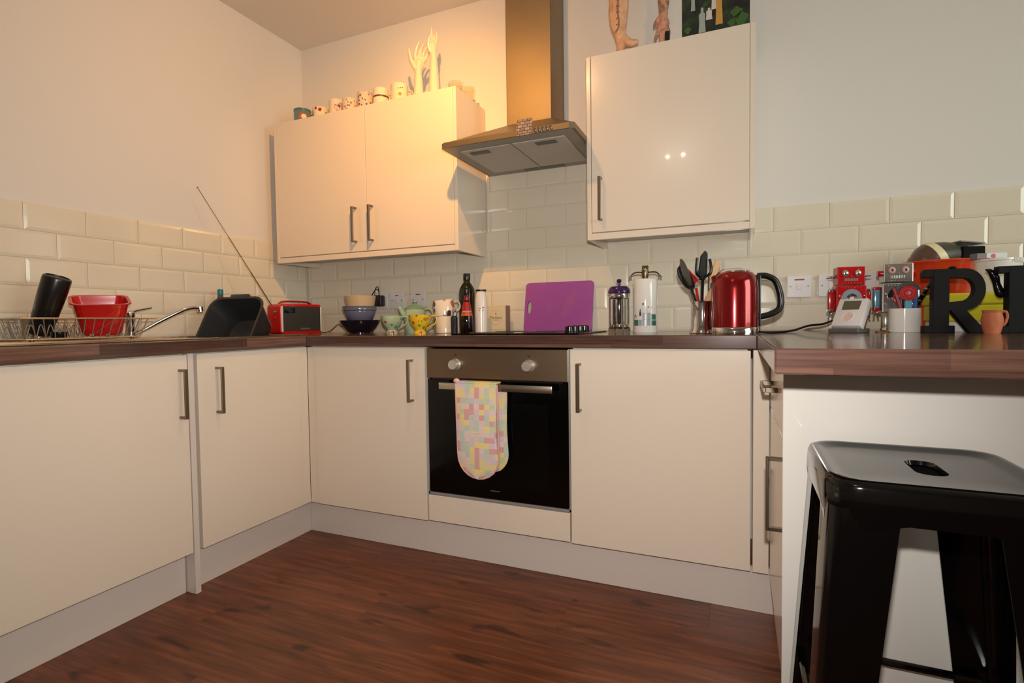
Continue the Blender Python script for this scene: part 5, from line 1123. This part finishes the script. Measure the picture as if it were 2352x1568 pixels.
for tips in ([(-0.012,-0.002,0.292),(-0.010,-0.004,0.318),(-0.008,-0.006,0.338),(-0.008,-0.006,0.352)],
             [(-0.004,0.004,0.294),(-0.001,0.004,0.316),(-0.004,0.002,0.330),(-0.006,0.0,0.340)],
             [(0.012,-0.002,0.288),(0.016,-0.004,0.308),(0.016,-0.006,0.324),(0.015,-0.006,0.335)],
             [(0.006,0.006,0.286),(0.011,0.004,0.304),(0.013,0.002,0.316),(0.013,0.0,0.324)]):
    rs = [0.0082,0.007,0.006,0.005]
    chains.append([(pm_,(0.024,0.014))] + [(p, r) for p, r in zip(tips, rs)])
chains.append([(wr,(0.017,0.014)), ((-0.018,-0.006,0.250),0.0095), ((-0.025,-0.012,0.272),0.008), ((-0.020,-0.018,0.292),0.0065), ((-0.016,-0.02,0.304),0.005)])
skinned('hand', chains, 0, M_hand, h2)
for k, (x, y, lab) in enumerate(((1.165,-0.20,'clear glass tealight holder at the right end of the cabinet top'),(1.192,-0.12,'clear glass tealight holder behind the other glass one on the cabinet'))):
    b_ = bmesh.new(); lathe(b_, [(0,0),(0.03,0),(0.033,0.003),(0.036,0.066),(0.033,0.066),(0.029,0.008),(0,0.007)], 24, (x,y,ZC)); tag(obj('tealight_holder', b_, M_glass), lab, 'glass', 'glass tealight holders')

# ------------------------------------------------------------------ on top of the single-door wall cabinet
M_sk1 = mat('flesh_print', (206,150,110), 0.45, vary=(26,(226,180,140),0.4,0.62))
lg = thing('foot_ornament', 'flesh coloured model leg and foot standing on the right wall cabinet', 'ornament', (1.99,-0.26,ZC), toward_cam(1.99,-0.26))
skinned('leg', [[((-0.01,0,0.40),0.046),((-0.012,0,0.32),0.042),((-0.018,0,0.25),0.038),((-0.022,0,0.19),0.041),((-0.022,0,0.13),0.035),((-0.016,0,0.085),0.024),((-0.010,0.0,0.055),0.021)],[((-0.016,0,0.085),0.022),((0.004,-0.004,0.058),0.021),((0.026,-0.010,0.044),0.017),((0.048,-0.016,0.042),0.011)],[((-0.010,0.0,0.055),0.020),((-0.016,0.0,0.024),0.016)]], 0, M_sk1, lg)
b_ = bmesh.new(); tube(b_, smoothpath([(-0.035,-0.036,0.08),(-0.022,-0.042,0.10),(-0.022,-0.044,0.13),(-0.026,-0.044,0.17),(-0.022,-0.042,0.21)]), 0.0035, 8); obj('lacing', b_, mat('lacing_tan',(150,96,66),0.5), lg)
for z in (0.105, 0.13, 0.155, 0.18, 0.205):
    b_ = bmesh.new(); tube(b_, smoothpath([(-0.032,-0.043,z),(-0.026,-0.0465,z+0.003),(-0.018,-0.0455,z)]), 0.0024, 6); obj('lace_stitch', b_, MATS['lacing_tan'], lg)
b_ = bmesh.new(); lathe(b_, [(0.047,0.245),(0.0485,0.25),(0.0485,0.262),(0.047,0.266)], 24, (-0.016,0,0), sy=0.9); obj('garter', b_, mat('garter_purple',(70,24,60),0.5), lg)
b_ = bmesh.new(); lathe(b_, [(0,0),(0.034,0),(0.036,0.004),(0,0.007)], 20, (0,0.0,0)); obj('base_plate', b_, mat('base_brown',(96,60,50),0.5), lg)
hm = thing('hand_ornament', 'flesh coloured model arm with the hand pointing down on the right wall cabinet', 'ornament', (2.145,-0.26,ZC), toward_cam(2.145,-0.26))
wr, pm_ = (0.002,0,0.135), (0.0,0,0.095)
chains = [[((0.006,0,0.40),0.034),((0.006,0,0.30),0.030),((0.004,0,0.2),0.024),(wr,(0.018,0.014)),(pm_,(0.026,0.013))]]
for tips in ([(-0.018,0,0.068),(-0.026,0,0.05),(-0.030,0,0.036)],[(-0.006,0,0.06),(-0.008,0,0.036),(-0.009,0,0.014)],[(0.008,0,0.06),(0.007,0,0.034),(0.006,0,0.012)],[(0.02,0,0.066),(0.021,0,0.044),(0.021,0,0.03)]):
    chains.append([(pm_,(0.026,0.013))] + [(p, r) for p, r in zip(tips, (0.0085,0.007,0.0055))])
chains.append([(wr,(0.018,0.014)),((-0.022,-0.004,0.108),0.009),((-0.033,-0.006,0.086),0.0065)])
skinned('hand', chains, 0, mat('flesh_tattoo',(200,140,110),0.5,vary=(34,(120,96,80),0.52,0.66)), hm)
b_ = bmesh.new(); box(b_, 0.006, 0.026, -0.008, 0.012, 0.004, 0.062, bev=0.002); obj('support', b_, M_blackp, hm)
obj('base_plate', B(-0.03,0.035,-0.02,0.02,0.0,0.0045,bev=0.001,seg=1), mat('base_dark',(70,44,34),0.5), hm)
pc = thing('picture', 'dark unframed picture of pale figures in a green garden on the right wall cabinet', 'picture', (2.342,-0.285,ZC), math.radians(1.0))
def picmat():
    mt = mat('picture_ground', (20,22,18), 0.5); nt = mt.node_tree; L = nt.links
    tc = nt.nodes.new('ShaderNodeTexCoord'); n = nt.nodes.new('ShaderNodeTexNoise'); n.inputs['Scale'].default_value = 18; n.inputs['Detail'].default_value = 8; L.new(tc.outputs['Object'], n.inputs['Vector'])
    r = nt.nodes.new('ShaderNodeValToRGB'); e = r.color_ramp.elements; e[0].position = 0.38; e[0].color = RGB(14,14,12); e[1].position = 0.75; e[1].color = RGB(70,104,40); x = e.new(0.55); x.color = RGB(28,40,24)
    L.new(n.outputs['Fac'], r.inputs[0]); L.new(r.outputs[0], nt.nodes['Principled BSDF'].inputs['Base Color']); return mt
obj('panel', B(-0.121,0.121,-0.006,0.006,0,0.33), picmat(), pc, smooth=False)
def fig(x, z, h, w_, m_):
    b2 = bmesh.new(); prism(b2, [(x-w_,z),(x+w_,z),(x+w_*0.8,z+h*0.45),(x+w_*0.9,z+h*0.7),(x+w_*0.35,z+h*0.8),(x+w_*0.4,z+h*0.95),(x,z+h),(x-w_*0.4,z+h*0.95),(x-w_*0.35,z+h*0.8),(x-w_*0.9,z+h*0.7),(x-w_*0.8,z+h*0.45)], 'y', -0.0068, -0.0061); obj('painted_figure', b2, m_, pc, smooth=False)
fig(-0.047,0.012,0.095,0.013,mat('fig_grey',(150,160,150),0.5)); fig(-0.022,0.055,0.045,0.012,mat('fig_pale',(200,190,176),0.5)); fig(0.014,0.03,0.16,0.013,mat('fig_gold',(190,140,60),0.5)); fig(-0.004,0.09,0.09,0.010,MATS['fig_pale']); fig(-0.08,0.10,0.07,0.008,MATS['fig_grey'])
for (x, z, r) in ((0.075,0.06,0.02),(0.09,0.035,0.024),(0.058,0.025,0.014),(-0.10,0.03,0.012)):
    b2 = bmesh.new(); prism(b2, [(x+r*(1+0.25*math.sin(3*a))*math.cos(a), z+r*(1+0.2*math.cos(4*a))*math.sin(a)) for a in [2*PI*k/18 for k in range(18)]], 'y', -0.0066, -0.0061); obj('painted_leaf', b2, mat('fig_green',(54,88,34),0.5), pc, smooth=False)
